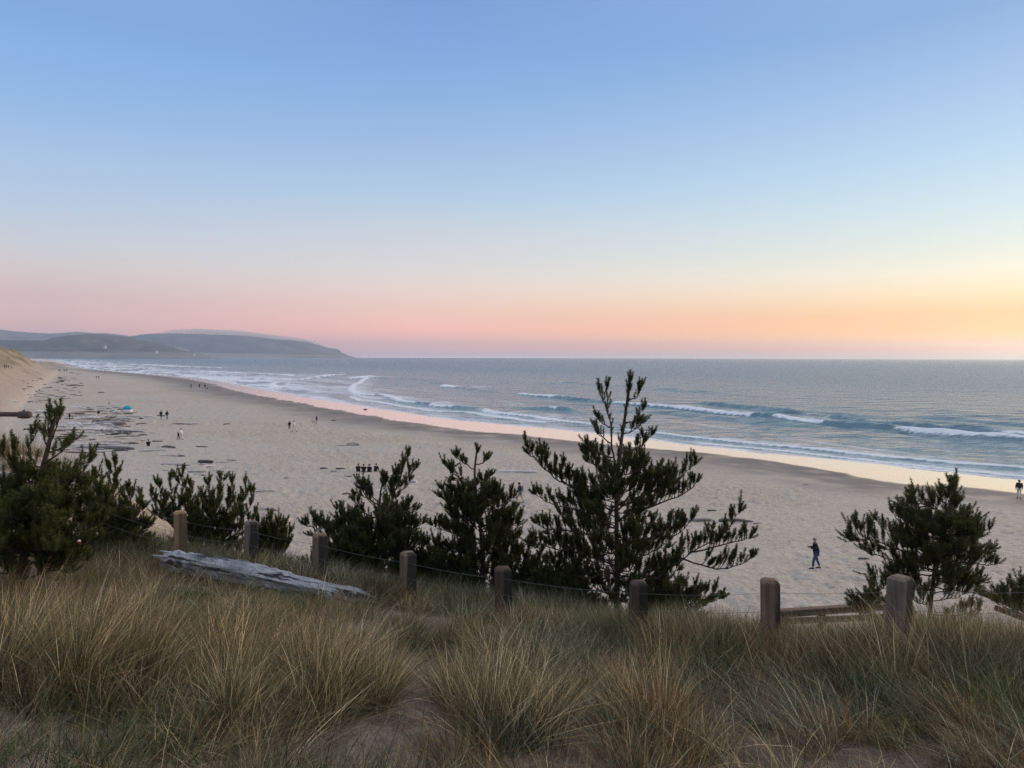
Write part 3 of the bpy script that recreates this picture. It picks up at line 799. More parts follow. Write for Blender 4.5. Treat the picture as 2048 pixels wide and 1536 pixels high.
for px, dy in [([(755, 1085), (705, 1055), (672, 1035)], -.3), ([(755, 1095), (690, 1070), (655, 1060), (632, 1040)], .2), ([(755, 1100), (690, 1085), (640, 1068), (612, 1045)], -.2), ([(755, 1090), (810, 1065), (850, 1045)], .3), ([(755, 1120), (810, 1100), (848, 1085)], -.3),
               ([(755, 1130), (700, 1110), (660, 1105)], .3), ([(755, 1140), (810, 1135), (850, 1120)], .2), ([(755, 1110), (730, 1060), (700, 1045)], .5)]:
    branch(T, px, YD, dy, 0.016, start=0.2, dens=10, twig=0.26, tipn=5)
fill(T, tr, [(0, 0.85), (0.4, 0.78), (0.7, 0.35), (1, 0.15)], 54, YD, dens=9, twig=0.24, start=0.18, r0=0.01, f0=0.03, f1=0.45)
for i in range(22):
    p = tr[1]; az = T.r.uniform(0, 6.3); R = T.r.uniform(0.4, 0.8)
    T.grow([p + UP * T.r.uniform(0, .4), p + Vector((math.cos(az) * R, math.sin(az) * R, T.r.uniform(0.0, 0.4)))], 0.008, bare=True)
T.finish(pt(752, 1180, YD), 'forked pine behind the lower end of the bleached log', NEEDLE)

# low bushy pine behind the brightest post
YC = 13.4
T = Pine(34, 0.115)
base = pt(408, 1110, YC)
base.z = min(base.z, tz(base.x, base.y))
for px, dy in [([(408, 1110), (380, 1030), (362, 985), (368, 938)], 0), ([(408, 1110), (345, 1040), (322, 1000), (318, 968)], .3), ([(408, 1110), (340, 1050), (308, 1010), (303, 985)], -.3), ([(408, 1110), (395, 1040), (388, 1000), (382, 972)], .4),
               ([(408, 1110), (415, 1040), (420, 990), (418, 962)], -.2), ([(408, 1110), (430, 1030), (442, 985), (440, 955)], .2), ([(408, 1110), (445, 1040), (468, 995), (462, 962)], -.3), ([(408, 1110), (455, 1045), (490, 1000), (490, 962)], .3),
               ([(408, 1110), (470, 1055), (502, 1015), (506, 982)], -.2), ([(408, 1110), (470, 1070), (500, 1045), (512, 1022)], .3), ([(408, 1110), (360, 1060), (330, 1040), (312, 1030)], .1), ([(408, 1110), (350, 1030), (340, 985), (342, 955)], .1),
               ([(408, 1110), (420, 1060), (430, 1020), (440, 1000)], -.6), ([(408, 1110), (390, 1060), (375, 1020), (370, 1000)], -.6), ([(408, 1110), (460, 1060), (470, 1030), (480, 1015)], -.6), ([(408, 1110), (400, 1050), (405, 1010), (402, 985)], .7)]:
    branch(T, px, YC, dy, 0.011, start=0.12, dens=9, twig=0.22, tipn=4)
skirt(T, base, 26, 0.75, 0.05, 0.6)
T.finish(base, 'low bushy pine behind the brightest fence post', NEEDLE_FRESH)

# small one just right of it
YS = 13.0
T = Pine(35, 0.13)
base = pt(540, 1125, YS); base.z = min(base.z, tz(base.x, base.y))
for px, dy in [([(540, 1125), (538, 1075), (542, 1035)], 0), ([(540, 1125), (560, 1080), (572, 1048)], .1), ([(540, 1125), (520, 1075), (516, 1040)], -.1), ([(540, 1125), (565, 1090), (582, 1062)], .15), ([(540, 1125), (525, 1085), (528, 1050)], .25), ([(540, 1125), (555, 1075), (556, 1042)], -.2), ([(540, 1125), (570, 1105), (580, 1085)], 0), ([(540, 1125), (515, 1095), (505, 1080)], .1)]:
    branch(T, px, YS, dy, 0.009, start=0.08, dens=13, twig=0.18, tipn=4)
skirt(T, base, 14, 0.35, 0.05, 0.4)
T.finish(base, 'knee-high round pine between the second and third posts from the log end', NEEDLE_FRESH)

# pine sapling with twin tips near the left tree
YB = 11.6
T = Pine(36, 0.115)
base = pt(238, 1090, YB); base.z = min(base.z, tz(base.x, base.y))
for px, dy in [([(238, 1090), (228, 1010), (220, 960), (216, 930)], 0), ([(225, 980), (230, 950), (230, 925)], .1), ([(238, 1090), (205, 1020), (195, 975), (190, 950)], .2), ([(238, 1090), (255, 1030), (258, 995), (256, 975)], -.2), ([(238, 1090), (270, 1035), (282, 1005), (280, 988)], .2),
               ([(238, 1090), (260, 1050), (272, 1030), (290, 1015)], -.3), ([(238, 1090), (210, 1040), (195, 1010), (180, 1000)], -.3), ([(238, 1090), (245, 1040), (246, 1010), (243, 985)], .3), ([(238, 1090), (215, 1060), (200, 1050), (185, 1045)], 0), ([(238, 1090), (262, 1070), (280, 1060), (296, 1050)], 0),
               ([(238, 1090), (232, 1060), (228, 1030), (226, 1010)], -.5), ([(238, 1090), (255, 1075), (262, 1050), (266, 1040)], .6)]:
    branch(T, px, YB, dy, 0.010, start=0.1, dens=9, twig=0.2, tipn=4)
skirt(T, base, 24, 0.65, 0.05, 0.6)
T.finish(base, 'pine sapling with a twin-tipped spire, right beside the big left-edge pine', NEEDLE_FRESH)

# the near pine at the left edge
YA = 8.4
T = Pine(37, 0.13)
tr = trunk(T, [(38, 1180), (50, 1090), (68, 1000), (90, 920), (103, 865), (112, 830)], YA, 0.05, 0.012)
T.tuft(pt(100, 835, YA), UP, 2, .9); T.tuft(pt(121, 830, YA), UP, 2, .9)
for px, dy in [([(98, 895), (112, 860), (121, 825)], .05), ([(98, 890), (97, 855), (99, 828)], -.05), ([(95, 905), (125, 895), (150, 882)], .1), ([(96, 900), (88, 880), (86, 862)], .1), ([(92, 925), (120, 905), (138, 890)], -.2), ([(88, 940), (65, 925), (58, 905), (66, 862)], 0), ([(85, 945), (125, 945), (150, 942), (172, 915)], .3),
               ([(80, 965), (130, 965), (165, 945), (180, 922)], -.3), ([(75, 975), (40, 945), (15, 925), (3, 895)], -.2), ([(40, 945), (28, 920), (24, 892)], -.1), ([(72, 985), (35, 975), (8, 975), (-15, 950)], .3)]:
    branch(T, px, YA, dy, 0.013, start=0.2, dens=8, twig=0.10, tipn=2)
for px, dy in [([(68, 1010), (130, 1000), (165, 985), (192, 955)], .3), ([(64, 1030), (140, 1030), (190, 1015), (215, 990)], -.4), ([(60, 1050), (130, 1060), (180, 1060), (210, 1040)], .4), ([(58, 1070), (120, 1090), (165, 1095), (192, 1080)], -.3), ([(55, 1090), (110, 1115), (150, 1125), (180, 1115)], .3),
               ([(66, 1020), (20, 1010), (-20, 1000), (-50, 970)], .2), ([(60, 1050), (10, 1050), (-30, 1040)], -.3), ([(55, 1085), (10, 1090), (-30, 1080)], .3), ([(50, 1110), (10, 1120), (-30, 1120)], -.1), ([(66, 1015), (110, 990), (130, 975)], .7), ([(62, 1040), (90, 1010), (110, 1000)], -.8), ([(58, 1070), (90, 1060), (120, 1050)], -.9),
               ([(52, 1100), (80, 1100), (110, 1100)], -.9), ([(50, 1110), (20, 1100), (-5, 1095)], -.9), ([(60, 1055), (30, 1040), (10, 1030)], -.8), ([(50, 1120), (100, 1140), (140, 1145)], 0)]:
    branch(T, px, YA, dy, 0.014, start=0.12, dens=9, twig=0.22, tipn=4)
fill(T, tr, [(0, 0.8), (0.3, 0.7), (0.42, 0.4), (0.55, 0.2), (1, 0.06)], 26, YA, dens=8, twig=0.2, start=0.15, f1=0.52)
T.finish(pt(38, 1180, YA), 'nearest pine, dense and dark, cut by the left edge of the photo', NEEDLE_FRESH, dens=1000)

# low dark pine bushes that close the gaps along the fence
for (bx, by, yy_, sd_, lab, tips) in [
  (690, 1170, 12.3, 51, 'low dark pine bush at the left foot of the forked pine', [(640, 1075), (660, 1050), (682, 1058), (705, 1048), (720, 1070), (650, 1105), (735, 1090), (675, 1085), (700, 1090)]),
  (858, 1185, 12.6, 52, 'low dark pine bush filling the gap between the forked pine and the slim pine', [(815, 1085), (835, 1062), (856, 1068), (878, 1066), (900, 1085), (825, 1115), (895, 1115), (850, 1100), (870, 1105), (845, 1135)]),
  (1052, 1205, 12.2, 53, 'low dark pine bush filling the gap between the slim pine and the tallest pine', [(1005, 1105), (1025, 1080), (1045, 1090), (1062, 1070), (1085, 1085), (1105, 1110), (1015, 1140), (1090, 1140), (1050, 1120), (1070, 1125)]),
  (1130, 1215, 11.9, 54, 'low dark pine bush against the left side of the tallest pine base', [(1085, 1130), (1105, 1110), (1130, 1115), (1155, 1110), (1175, 1130), (1100, 1160), (1165, 1165), (1130, 1150)]),
  (1330, 1225, 11.4, 55, 'low pine bush under the right-hand arms of the tallest pine', [(1280, 1165), (1305, 1150), (1330, 1160), (1360, 1165), (1390, 1180), (1420, 1190), (1300, 1190), (1350, 1190)])]:
    T = Pine(sd_, 0.11)
    base = pt(bx, by, yy_); base.z = min(base.z, tz(base.x, base.y))
    for i, (tx, ty) in enumerate(tips):
        branch(T, [(bx, by), (bx * .55 + tx * .45, by * .5 + ty * .5), (tx, ty + 14)], yy_, random.uniform(-.5, .5), 0.010, start=0.1, dens=8, twig=0.2, tipn=4)
    for i in range(12):
        az = T.r.uniform(0, 6.3); R = T.r.uniform(0.3, 0.6)
        T.grow([base, base + Vector((math.cos(az) * R, math.sin(az) * R, T.r.uniform(0.2, 0.8)))], 0.008, bare=True)
    skirt(T, base, 26, 0.7, 0.05, 0.7)
    T.finish(base, lab, NEEDLE)

# airy pine on the right
YG = 10.8
T = Pine(38, 0.135)
tr = trunk(T, [(1850, 1225), (1866, 1150), (1880, 1085), (1892, 1030), (1903, 1000), (1910, 978)], YG, 0.034, 0.008)
T.shoot(pt(1911, 990, YG), UP, 1.2)
for px, dy in [([(1905, 1000), (1909, 985), (1911, 970)], 0), ([(1904, 1005), (1900, 990), (1898, 980)], 0), ([(1895, 1030), (1860, 1012), (1830, 1005), (1818, 988)], .1), ([(1860, 1012), (1830, 1015), (1802, 1010)], -.1), ([(1892, 1035), (1865, 1010), (1860, 990)], .2), ([(1896, 1020), (1885, 1000), (1881, 988)], -.2), ([(1898, 1030), (1912, 1015), (1917, 1005)], .1),
               ([(1890, 1050), (1930, 1045), (1942, 1030), (1940, 1075)], .2), ([(1888, 1060), (1915, 1050), (1925, 1040)], -.2), ([(1885, 1075), (1850, 1050), (1832, 1040)], .3), ([(1882, 1085), (1830, 1060), (1800, 1045), (1782, 1020)], -.2), ([(1830, 1065), (1810, 1045), (1800, 1030)], .2),
               ([(1878, 1100), (1820, 1085), (1770, 1060), (1752, 1040)], .3), ([(1872, 1125), (1800, 1100), (1760, 1085), (1715, 1070), (1712, 1040)], -.2), ([(1760, 1085), (1740, 1070), (1742, 1050)], 0), ([(1740, 1078), (1715, 1080), (1700, 1066)], -.1), ([(1868, 1140), (1800, 1125), (1750, 1110), (1722, 1098)], .4),
               ([(1884, 1080), (1930, 1080), (1955, 1070)], -.3), ([(1880, 1100), (1940, 1105), (1970, 1105), (1984, 1100)], .2), ([(1875, 1120), (1940, 1125), (1975, 1130), (1995, 1128)], -.3), ([(1870, 1140), (1920, 1145), (1965, 1165)], .3), ([(1866, 1155), (1910, 1160), (1945, 1175)], -.2), ([(1866, 1150), (1810, 1150), (1760, 1155), (1738, 1150)], .2),
               ([(1860, 1180), (1800, 1175), (1745, 1180), (1728, 1200)], -.3), ([(1862, 1175), (1920, 1180), (1960, 1190)], .3)]:
    branch(T, px, YG, dy, 0.013, start=0.25, dens=9.5, twig=0.2, tipn=4)
fill(T, tr, [(0, 0.7), (0.4, 0.62), (0.7, 0.33), (1, 0.1)], 34, YG, r0=0.009, dens=8, twig=0.2, start=0.22, f0=0.03, f1=0.5)
fill(T, tr, [(0, 0.8), (0.6, 0.62), (0.7, 0.5), (1, 0.4)], 17, YG, r0=0.009, dens=8, twig=0.22, start=0.2, f0=0.2, f1=0.52, rise=0.25)
skirt(T, tr[0], 30, 0.85, 0.15, 0.75)
T.finish(pt(1850, 1225, YG), 'airy spreading pine behind the right-hand end post', NEEDLE, dens=800)

YH = 9.0
T = Pine(39, 0.135)
base = pt(2062, 1235, YH); base.z = min(base.z, tz(base.x, base.y))
for px, dy in [([(2062, 1235), (2045, 1200), (2040, 1165)], 0), ([(2062, 1235), (2030, 1195), (2022, 1170)], .1), ([(2062, 1235), (2020, 1205), (1992, 1185)], -.1), ([(2062, 1235), (2010, 1215), (1990, 1205)], .2), ([(2062, 1235), (2060, 1190), (2066, 1160)], .1), ([(2062, 1235), (2090, 1200), (2100, 1170)], -.1), ([(2062, 1235), (2035, 1215), (2010, 1200)], -.2), ([(2062, 1235), (2100, 1220), (2120, 1205)], 0)]:
    branch(T, px, YH, dy, 0.012, start=0.25, dens=10, twig=0.16, tipn=3)
T.finish(base, 'low sprawling pine poking in at the right edge beside the stair rails', NEEDLE, dens=760)

# small pine peeping out low behind the fence, right of the tall pine
T = Pine(40, 0.13)
base = pt(1660, 1245, 12.2); base.z = min(base.z, tz(base.x, base.y))
base = pt(1722, 1235, 10.2); base.z = min(base.z, tz(base.x, base.y))
for px, dy in [([(1722, 1235), (1718, 1205), (1706, 1196)], 0), ([(1722, 1235), (1728, 1205), (1735, 1190)], .1), ([(1722, 1235), (1745, 1205), (1752, 1188)], -.1), ([(1722, 1235), (1712, 1215), (1702, 1212)], .1), ([(1722, 1235), (1740, 1218), (1760, 1205)], 0)]:
    branch(T, px, 10.2, dy, 0.01, start=0.2, dens=13, twig=0.14, tipn=3)
T.finish(base, 'small pine seedling showing low beside the right-hand end post', NEEDLE)
# ------------------------------------------------------------------ fence, log, rails
def wood_mat(name, c1, c2, c3, axis='Z', scale=9.0, rough=0.85, bump=0.5, band=0.06):
    m, N, out = material(name)
    tc = N.n('ShaderNodeTexCoord'); vec = tc.outputs['Object']
    sc = {'Z': (1, 1, band), 'X': (band, 1, 1)}[axis]
    mp = N.n('ShaderNodeMapping', ins={'Vector': vec, 'Scale': sc})
    a = N.noise(mp.outputs[0], scale * 3, 5, 0.65); b = N.noise(vec, 2.5, 4, 0.6); g = N.noise(mp.outputs[0], scale, 3, 0.5)
    c = N.mix(N.remap(a, 0.35, 0.65), c1, c2)
    c = N.mix(N.remap(g, 0.53, 0.60, 0, 0.95), c, c3)
    c = N.mix(N.remap(b, 0.5, 0.72, 0, 0.5), c, c3)
    bp = N.n('ShaderNodeBump', ins={'Height': N.math('ADD', a, N.math('MULTIPLY', g, 1.5)), 'Strength': bump, 'Distance': 0.012})
    p = N.n('ShaderNodeBsdfPrincipled', ins={'Base Color': c, 'Roughness': rough, 'Specular IOR Level': 0.2, 'Normal': bp.outputs[0]})
    m.node_tree.links.new(p.outputs[0], out.inputs[0])
    return m
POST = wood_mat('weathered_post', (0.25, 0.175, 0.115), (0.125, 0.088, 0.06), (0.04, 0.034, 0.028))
POST_LIT = wood_mat('warm_lit_post', (0.40, 0.26, 0.13), (0.30, 0.19, 0.10), (0.16, 0.10, 0.06))  # warm evening light painted into the wood colour
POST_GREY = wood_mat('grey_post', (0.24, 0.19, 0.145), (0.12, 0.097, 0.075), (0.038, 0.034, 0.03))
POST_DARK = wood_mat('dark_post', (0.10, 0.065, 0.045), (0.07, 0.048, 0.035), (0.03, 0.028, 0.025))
WIRE = simple('fence_wire', (0.14, 0.135, 0.125), 0.6, 0.2, 30, 0.5)
PA = Vector((3.59, 7.13)); PB = Vector((-4.6, 10.7))
def on_line(px):
    d = ray(px, 1150); e = PB - PA
    k = (PA.y * d.x / d.y - PA.x) / (e.x - e.y * d.x / d.y)
    return PA + e * k
posts = [(181, 968, 30, POST_GREY, 'pale grey post half hidden in pine needles', .15), (363, 1022, 26, POST_LIT, 'golden post catching the warm light', .165), (502, 1042, 24, POST_GREY, None, .165), (640, 1068, 27, POST, None, .165),
         (815, 1103, 27, POST, None, .16), (1008, 1134, 12, POST_DARK, 'dark post in front of the pines', .17), (1275, 1161, 2, POST_DARK, 'dark post with a rounded top', .165), (1544, 1157, -12, POST, None, .17), (1798, 1151, 34, POST_GREY, 'widest grey post, split along its face', .165), (2110, 1150, 20, POST, None, .165)]
f0 = on_line(1008)
fence = empty('wire_fence', (f0.x, f0.y, tz(f0.x, f0.y)))
tag(fence, 'wire fence on square wooden posts that runs along the edge of the dune grass', 'fence')
fi = -Vector(fence.location)
tops = []
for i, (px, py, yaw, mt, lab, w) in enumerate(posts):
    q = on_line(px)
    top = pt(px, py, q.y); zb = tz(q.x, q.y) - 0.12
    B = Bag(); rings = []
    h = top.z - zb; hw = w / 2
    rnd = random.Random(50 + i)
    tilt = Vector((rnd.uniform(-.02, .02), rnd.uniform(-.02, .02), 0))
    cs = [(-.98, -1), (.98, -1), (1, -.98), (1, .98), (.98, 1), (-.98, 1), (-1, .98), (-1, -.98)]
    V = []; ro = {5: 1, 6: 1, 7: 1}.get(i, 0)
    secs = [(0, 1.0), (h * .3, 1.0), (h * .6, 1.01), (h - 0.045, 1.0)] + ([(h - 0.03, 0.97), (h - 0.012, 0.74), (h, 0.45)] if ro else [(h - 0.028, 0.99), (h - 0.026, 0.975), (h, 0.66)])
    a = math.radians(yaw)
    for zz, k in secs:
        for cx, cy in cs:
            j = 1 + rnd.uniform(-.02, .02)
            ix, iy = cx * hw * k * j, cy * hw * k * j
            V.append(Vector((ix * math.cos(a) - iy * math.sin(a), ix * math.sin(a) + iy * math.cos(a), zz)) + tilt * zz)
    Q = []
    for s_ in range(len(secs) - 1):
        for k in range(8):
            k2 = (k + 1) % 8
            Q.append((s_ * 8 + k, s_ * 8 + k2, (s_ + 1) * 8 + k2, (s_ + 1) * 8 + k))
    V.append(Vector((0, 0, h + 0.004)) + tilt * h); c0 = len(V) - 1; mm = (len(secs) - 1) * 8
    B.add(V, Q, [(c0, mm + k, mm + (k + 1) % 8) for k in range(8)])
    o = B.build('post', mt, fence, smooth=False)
    o.location = Vector((q.x, q.y, zb)) + fi
    if lab: o['label'] = lab
    tops.append((Vector((q.x, q.y, top.z)), hw))
for k, dz in enumerate((0.115, 0.30, 0.48)):
    B = Bag()
    for (a, ha), (b, hb) in zip(tops[:-1], tops[1:]):
        n = 7
        p = [a.lerp(b, j / (n - 1)) - Vector((0, 0.085, dz + 0.022 * math.sin(math.pi * j / (n - 1)))) + fi for j in range(n)]
        B.tube(p, [0.0018] * n, 4)
    B.build('wire', WIRE, fence)

# the big bleached log lying in the grass in front of the fence
LOGM = wood_mat('bleached_log', (0.47, 0.475, 0.50), (0.24, 0.245, 0.26), (0.016, 0.016, 0.018), 'X', 14.0, 0.85, 1.0, 0.06)
La = pt(338, 1122, 10.15); Lb = pt(740, 1194, 8.75)
d = Lb - La
lg = Bag(); rnd = random.Random(5)
n = 44; V = []; sides = 18
rad0, rad1 = 0.165, 0.10
for i in range(n):
    f = i / (n - 1)
    r = rad0 + (rad1 - rad0) * f
    if i == 0: r *= 0.62
    if i == 1: r *= 0.9
    if i == n - 1: r *= 0.35
    if i == n - 2: r *= 0.75
    sag = 0.02 * math.sin(f * 5)
    for k in range(sides):
        th = 2 * math.pi * k / sides
        rdg = 1 + 0.20 * math.sin(th * 5 + 0.8 * math.sin(f * 4)) * (0.5 + 0.5 * math.sin(f * 9 + k)) + rnd.uniform(-.11, .11)
        if 0.72 < f < 0.80 and abs(th - 4.9) < 0.7: rdg *= 0.7
        V.append((f * d.length + (rnd.uniform(-.10, .10) if i in (0, n - 1) else 0), math.cos(th) * r * rdg, math.sin(th) * r * rdg * 0.9 + sag))
Q = []
for i in range(n - 1):
    for k in range(sides):
        k2 = (k + 1) % sides
        Q.append((i * sides + k, (i + 1) * sides + k, (i + 1) * sides + k2, i * sides + k2))
V += [(0.06, 0, 0), (d.length - .03, 0, 0)]
Tt = [(len(V) - 2, k, (k + 1) % sides) for k in range(sides)] + [(len(V) - 1, (n - 1) * sides + (k + 1) % sides, (n - 1) * sides + k) for k in range(sides)]
lg.add(V, Q, Tt)
# a broken branch stub and splinters at the lower end
lg.tube([(d.length * .80, -.05, -.02), (d.length * .86, -.16, .0), (d.length * .90, -.2, -.06)], [.075, .06, .02], 7, jitter=.2)
for k in range(5):
    th = rnd.uniform(0, 6.28)
    lg.tube([(0.1, math.cos(th) * .11, math.sin(th) * .1), (-0.1 - rnd.random() * .12, math.cos(th) * .12, math.sin(th) * .11)], [.035, .008], 5)
lo = lg.build('driftwood_log', LOGM, smooth=False)
x = d.normalized(); yv = UP.cross(x).normalized(); zv = x.cross(yv)
lo.matrix_world = Matrix.Translation(La) @ Matrix((x, yv, zv)).transposed().to_4x4()
tag(lo, 'long silver-bleached log lying in the dune grass in front of the fence posts', 'log')
for f in (0.0, 0.25, 0.5, 0.75, 1.0):
    p = La.lerp(Lb, f)
    LOG_PINS.append((p.x, p.y - 0.1, p.z - (rad0 + (rad1 - rad0) * f) * 1.2, 0.7))

# stair railing beyond the fence
RAILM = wood_mat('railing_wood', (0.20, 0.125, 0.085), (0.14, 0.09, 0.065), (0.07, 0.05, 0.04), 'X', 9.0)
def railing(label, runs, pst, y0):
    a = pt(*runs[0][0], runs[0][1])
    o = empty('wooden_railing', a)
    tag(o, label, 'railing')
    iv = -a
    for (pa, ya, pb, yb, w, h) in [(r[0], r[1], r[2], r[3], r[4], r[5]) for r in runs]:
        A_ = pt(*pa, ya); B_ = pt(*pb, yb)
        b = Bag(); dd = B_ - A_
        b.box((dd.length / 2, 0, 0), (dd.length, w, h))
        ob = b.build('rail', RAILM, o, smooth=False, bevel=0.004)
        X_ = dd.normalized(); Y_ = UP.cross(X_).normalized(); Z_ = X_.cross(Y_)
        ob.matrix_local = Matrix.Translation(A_ + iv) @ Matrix((X_, Y_, Z_)).transposed().to_4x4()
    for (px, py, y, w) in pst:
        p = pt(px, py, y); zb = min(tz(p.x, p.y) - 0.1, p.z - 0.5)
        b = Bag(); b.box((0, 0, -(p.z - zb) / 2), (w, w, p.z - zb))
        ob = b.build('post', POST, o, smooth=False, bevel=0.006)
        ob.location = p + iv
    return o
railing('low double-railed wooden handrail of the beach stairs between the two right-hand posts',
        [((1552, 1223), 11.3, (1790, 1207), 12.3, 0.14, 0.035), ((1552, 1230), 11.28, (1790, 1213), 12.28, 0.04, 0.09), ((1552, 1243), 11.3, (1790, 1233), 12.3, 0.04, 0.09)],
        [(1643, 1220, 11.87, 0.10), (1562, 1226, 11.36, 0.10), (1775, 1212, 12.28, 0.10)], 11.5)
railing('wooden stair handrail stepping down towards the beach at the right edge',
        [((1958, 1176), 12.6, (2085, 1224), 11.8, 0.13, 0.035), ((1958, 1184), 12.6, (2085, 1233), 11.8, 0.04, 0.09), ((1990, 1215), 12.4, (2085, 1250), 11.8, 0.04, 0.09)],
        [(2092, 1229, 11.75, 0.09)], 12.3)

# log rail on the rise at the left edge
GRAIL = wood_mat('brown_log_rail', (0.115, 0.085, 0.07), (0.085, 0.065, 0.055), (0.05, 0.04, 0.035), 'X', 9.0)
a = pt(-60, 828, 20.0); b = pt(62, 829, 20.0)
o = empty('log_rail', (a.x, a.y, tz(a.x, a.y)))
tag(o, 'brown round log rail with a thick knobbed end, jutting in from the left edge', 'handrail')
iv = -Vector(o.location)
Bq = Bag(); n = 9
Bq.tube([a.lerp(b, i / (n - 1) * 0.80) + iv for i in range(n)], [0.064] * n, 10, jitter=.03)
Bq.build('rail', GRAIL, o)
Bq = Bag()
Bq.tube([a.lerp(b, t_) + iv + Vector((0, 0, dz)) for t_, dz in ((.785, 0), (.80, -.004), (.86, -.012), (.95, -.012), (.99, 0), (1.0, 0))], [.066, .088, .098, .10, .085, .05], 12, jitter=.05)
Bq.tube([a.lerp(b, .86) + iv + Vector((0, 0, .06)), a.lerp(b, .90) + iv + Vector((0, 0, .12))], [.03, .02], 6)
Bq.build('end_cap', GRAIL, o)
for t_ in (0.0, 0.33):
    Bq = Bag(); p = a.lerp(b, t_); zb = tz(p.x, p.y) - .1
    Bq.tube([Vector((p.x, p.y + .13, zb)) + iv, Vector((p.x, p.y + .13, p.z + .06)) + iv], [.075, .07], 10, jitter=.04)
    Bq.build('post', GRAIL, o)

# thin stake in front of the left pine
p = pt(46, 888, 15.0); zb = tz(p.x, p.y)
Bq = Bag(); Bq.tube([(0, 0, -0.1), (0, 0, (p.z - zb) * .5), (0.01, 0, p.z - zb - .03), (0.01, 0, p.z - zb)], [.024, .022, .021, .012], 8, jitter=.06)
o = Bq.build('wooden_stake', POST); o.location = (p.x, p.y, zb)
tag(o, 'thin upright wooden stake behind the shoots of the left-edge pine', 'stake')
# small red and white bauble in the left pine
p = pt(158, 1083, 7.75)
o = empty('bauble', p); tag(o, 'tiny red and white bauble hanging in the left-edge pine', 'ornament')
def ball(name, r, mat, parent, z0=-1, z1=1):
    b = Bag(); pr = [(math.sqrt(max(0, 1 - z * z)) * r, z * r) for z in np.linspace(z0, z1, 10)]
    b.tube([(0, 0, q[1]) for q in pr], [max(q[0], 1e-3) for q in pr], 14)
    return b.build(name, mat, parent)
ball('globe', 0.018, simple('red_glaze', (0.55, 0.04, 0.03), 0.3, 0.1, 5), o, -1, 0.15)
ball('cap', 0.0185, simple('white_glaze', (0.75, 0.74, 0.7), 0.4, 0.1, 5), o, 0.2, 1)
bq = Bag(); bq.tube([(0, 0, .022), (.004, 0, .06), (0, 0, .10)], [.002] * 3, 4); bq.build('loop', WIRE, o)
# ------------------------------------------------------------------ dune grass
KIND = {
 'gold': [(0.40, 0.31, 0.165), (0.28, 0.215, 0.11), (0.52, 0.42, 0.25), (0.17, 0.155, 0.075), (0.10, 0.105, 0.055), (0.075, 0.07, 0.04)],
 'straw': [(0.48, 0.40, 0.26), (0.31, 0.25, 0.155), (0.20, 0.17, 0.10), (0.10, 0.09, 0.06)],
 'rust': [(0.24, 0.13, 0.06), (0.30, 0.18, 0.085), (0.17, 0.11, 0.05)],
 'olive': [(0.14, 0.135, 0.06), (0.10, 0.115, 0.05), (0.22, 0.185, 0.09)],
 'grey': [(0.15, 0.165, 0.11), (0.26, 0.26, 0.19), (0.08, 0.095, 0.06), (0.34, 0.31, 0.22), (0.06, 0.065, 0.04)],
 'green': [(0.06, 0.10, 0.028), (0.085, 0.125, 0.04), (0.045, 0.075, 0.025)],
 'dark': [(0.05, 0.055, 0.028), (0.08, 0.075, 0.04), (0.035, 0.04, 0.022)],
 'litter': [(0.20, 0.145, 0.105), (0.15, 0.105, 0.08), (0.27, 0.21, 0.15), (0.11, 0.08, 0.06)],
}
TINT = np.array([1.12, 1.12, 1.09])
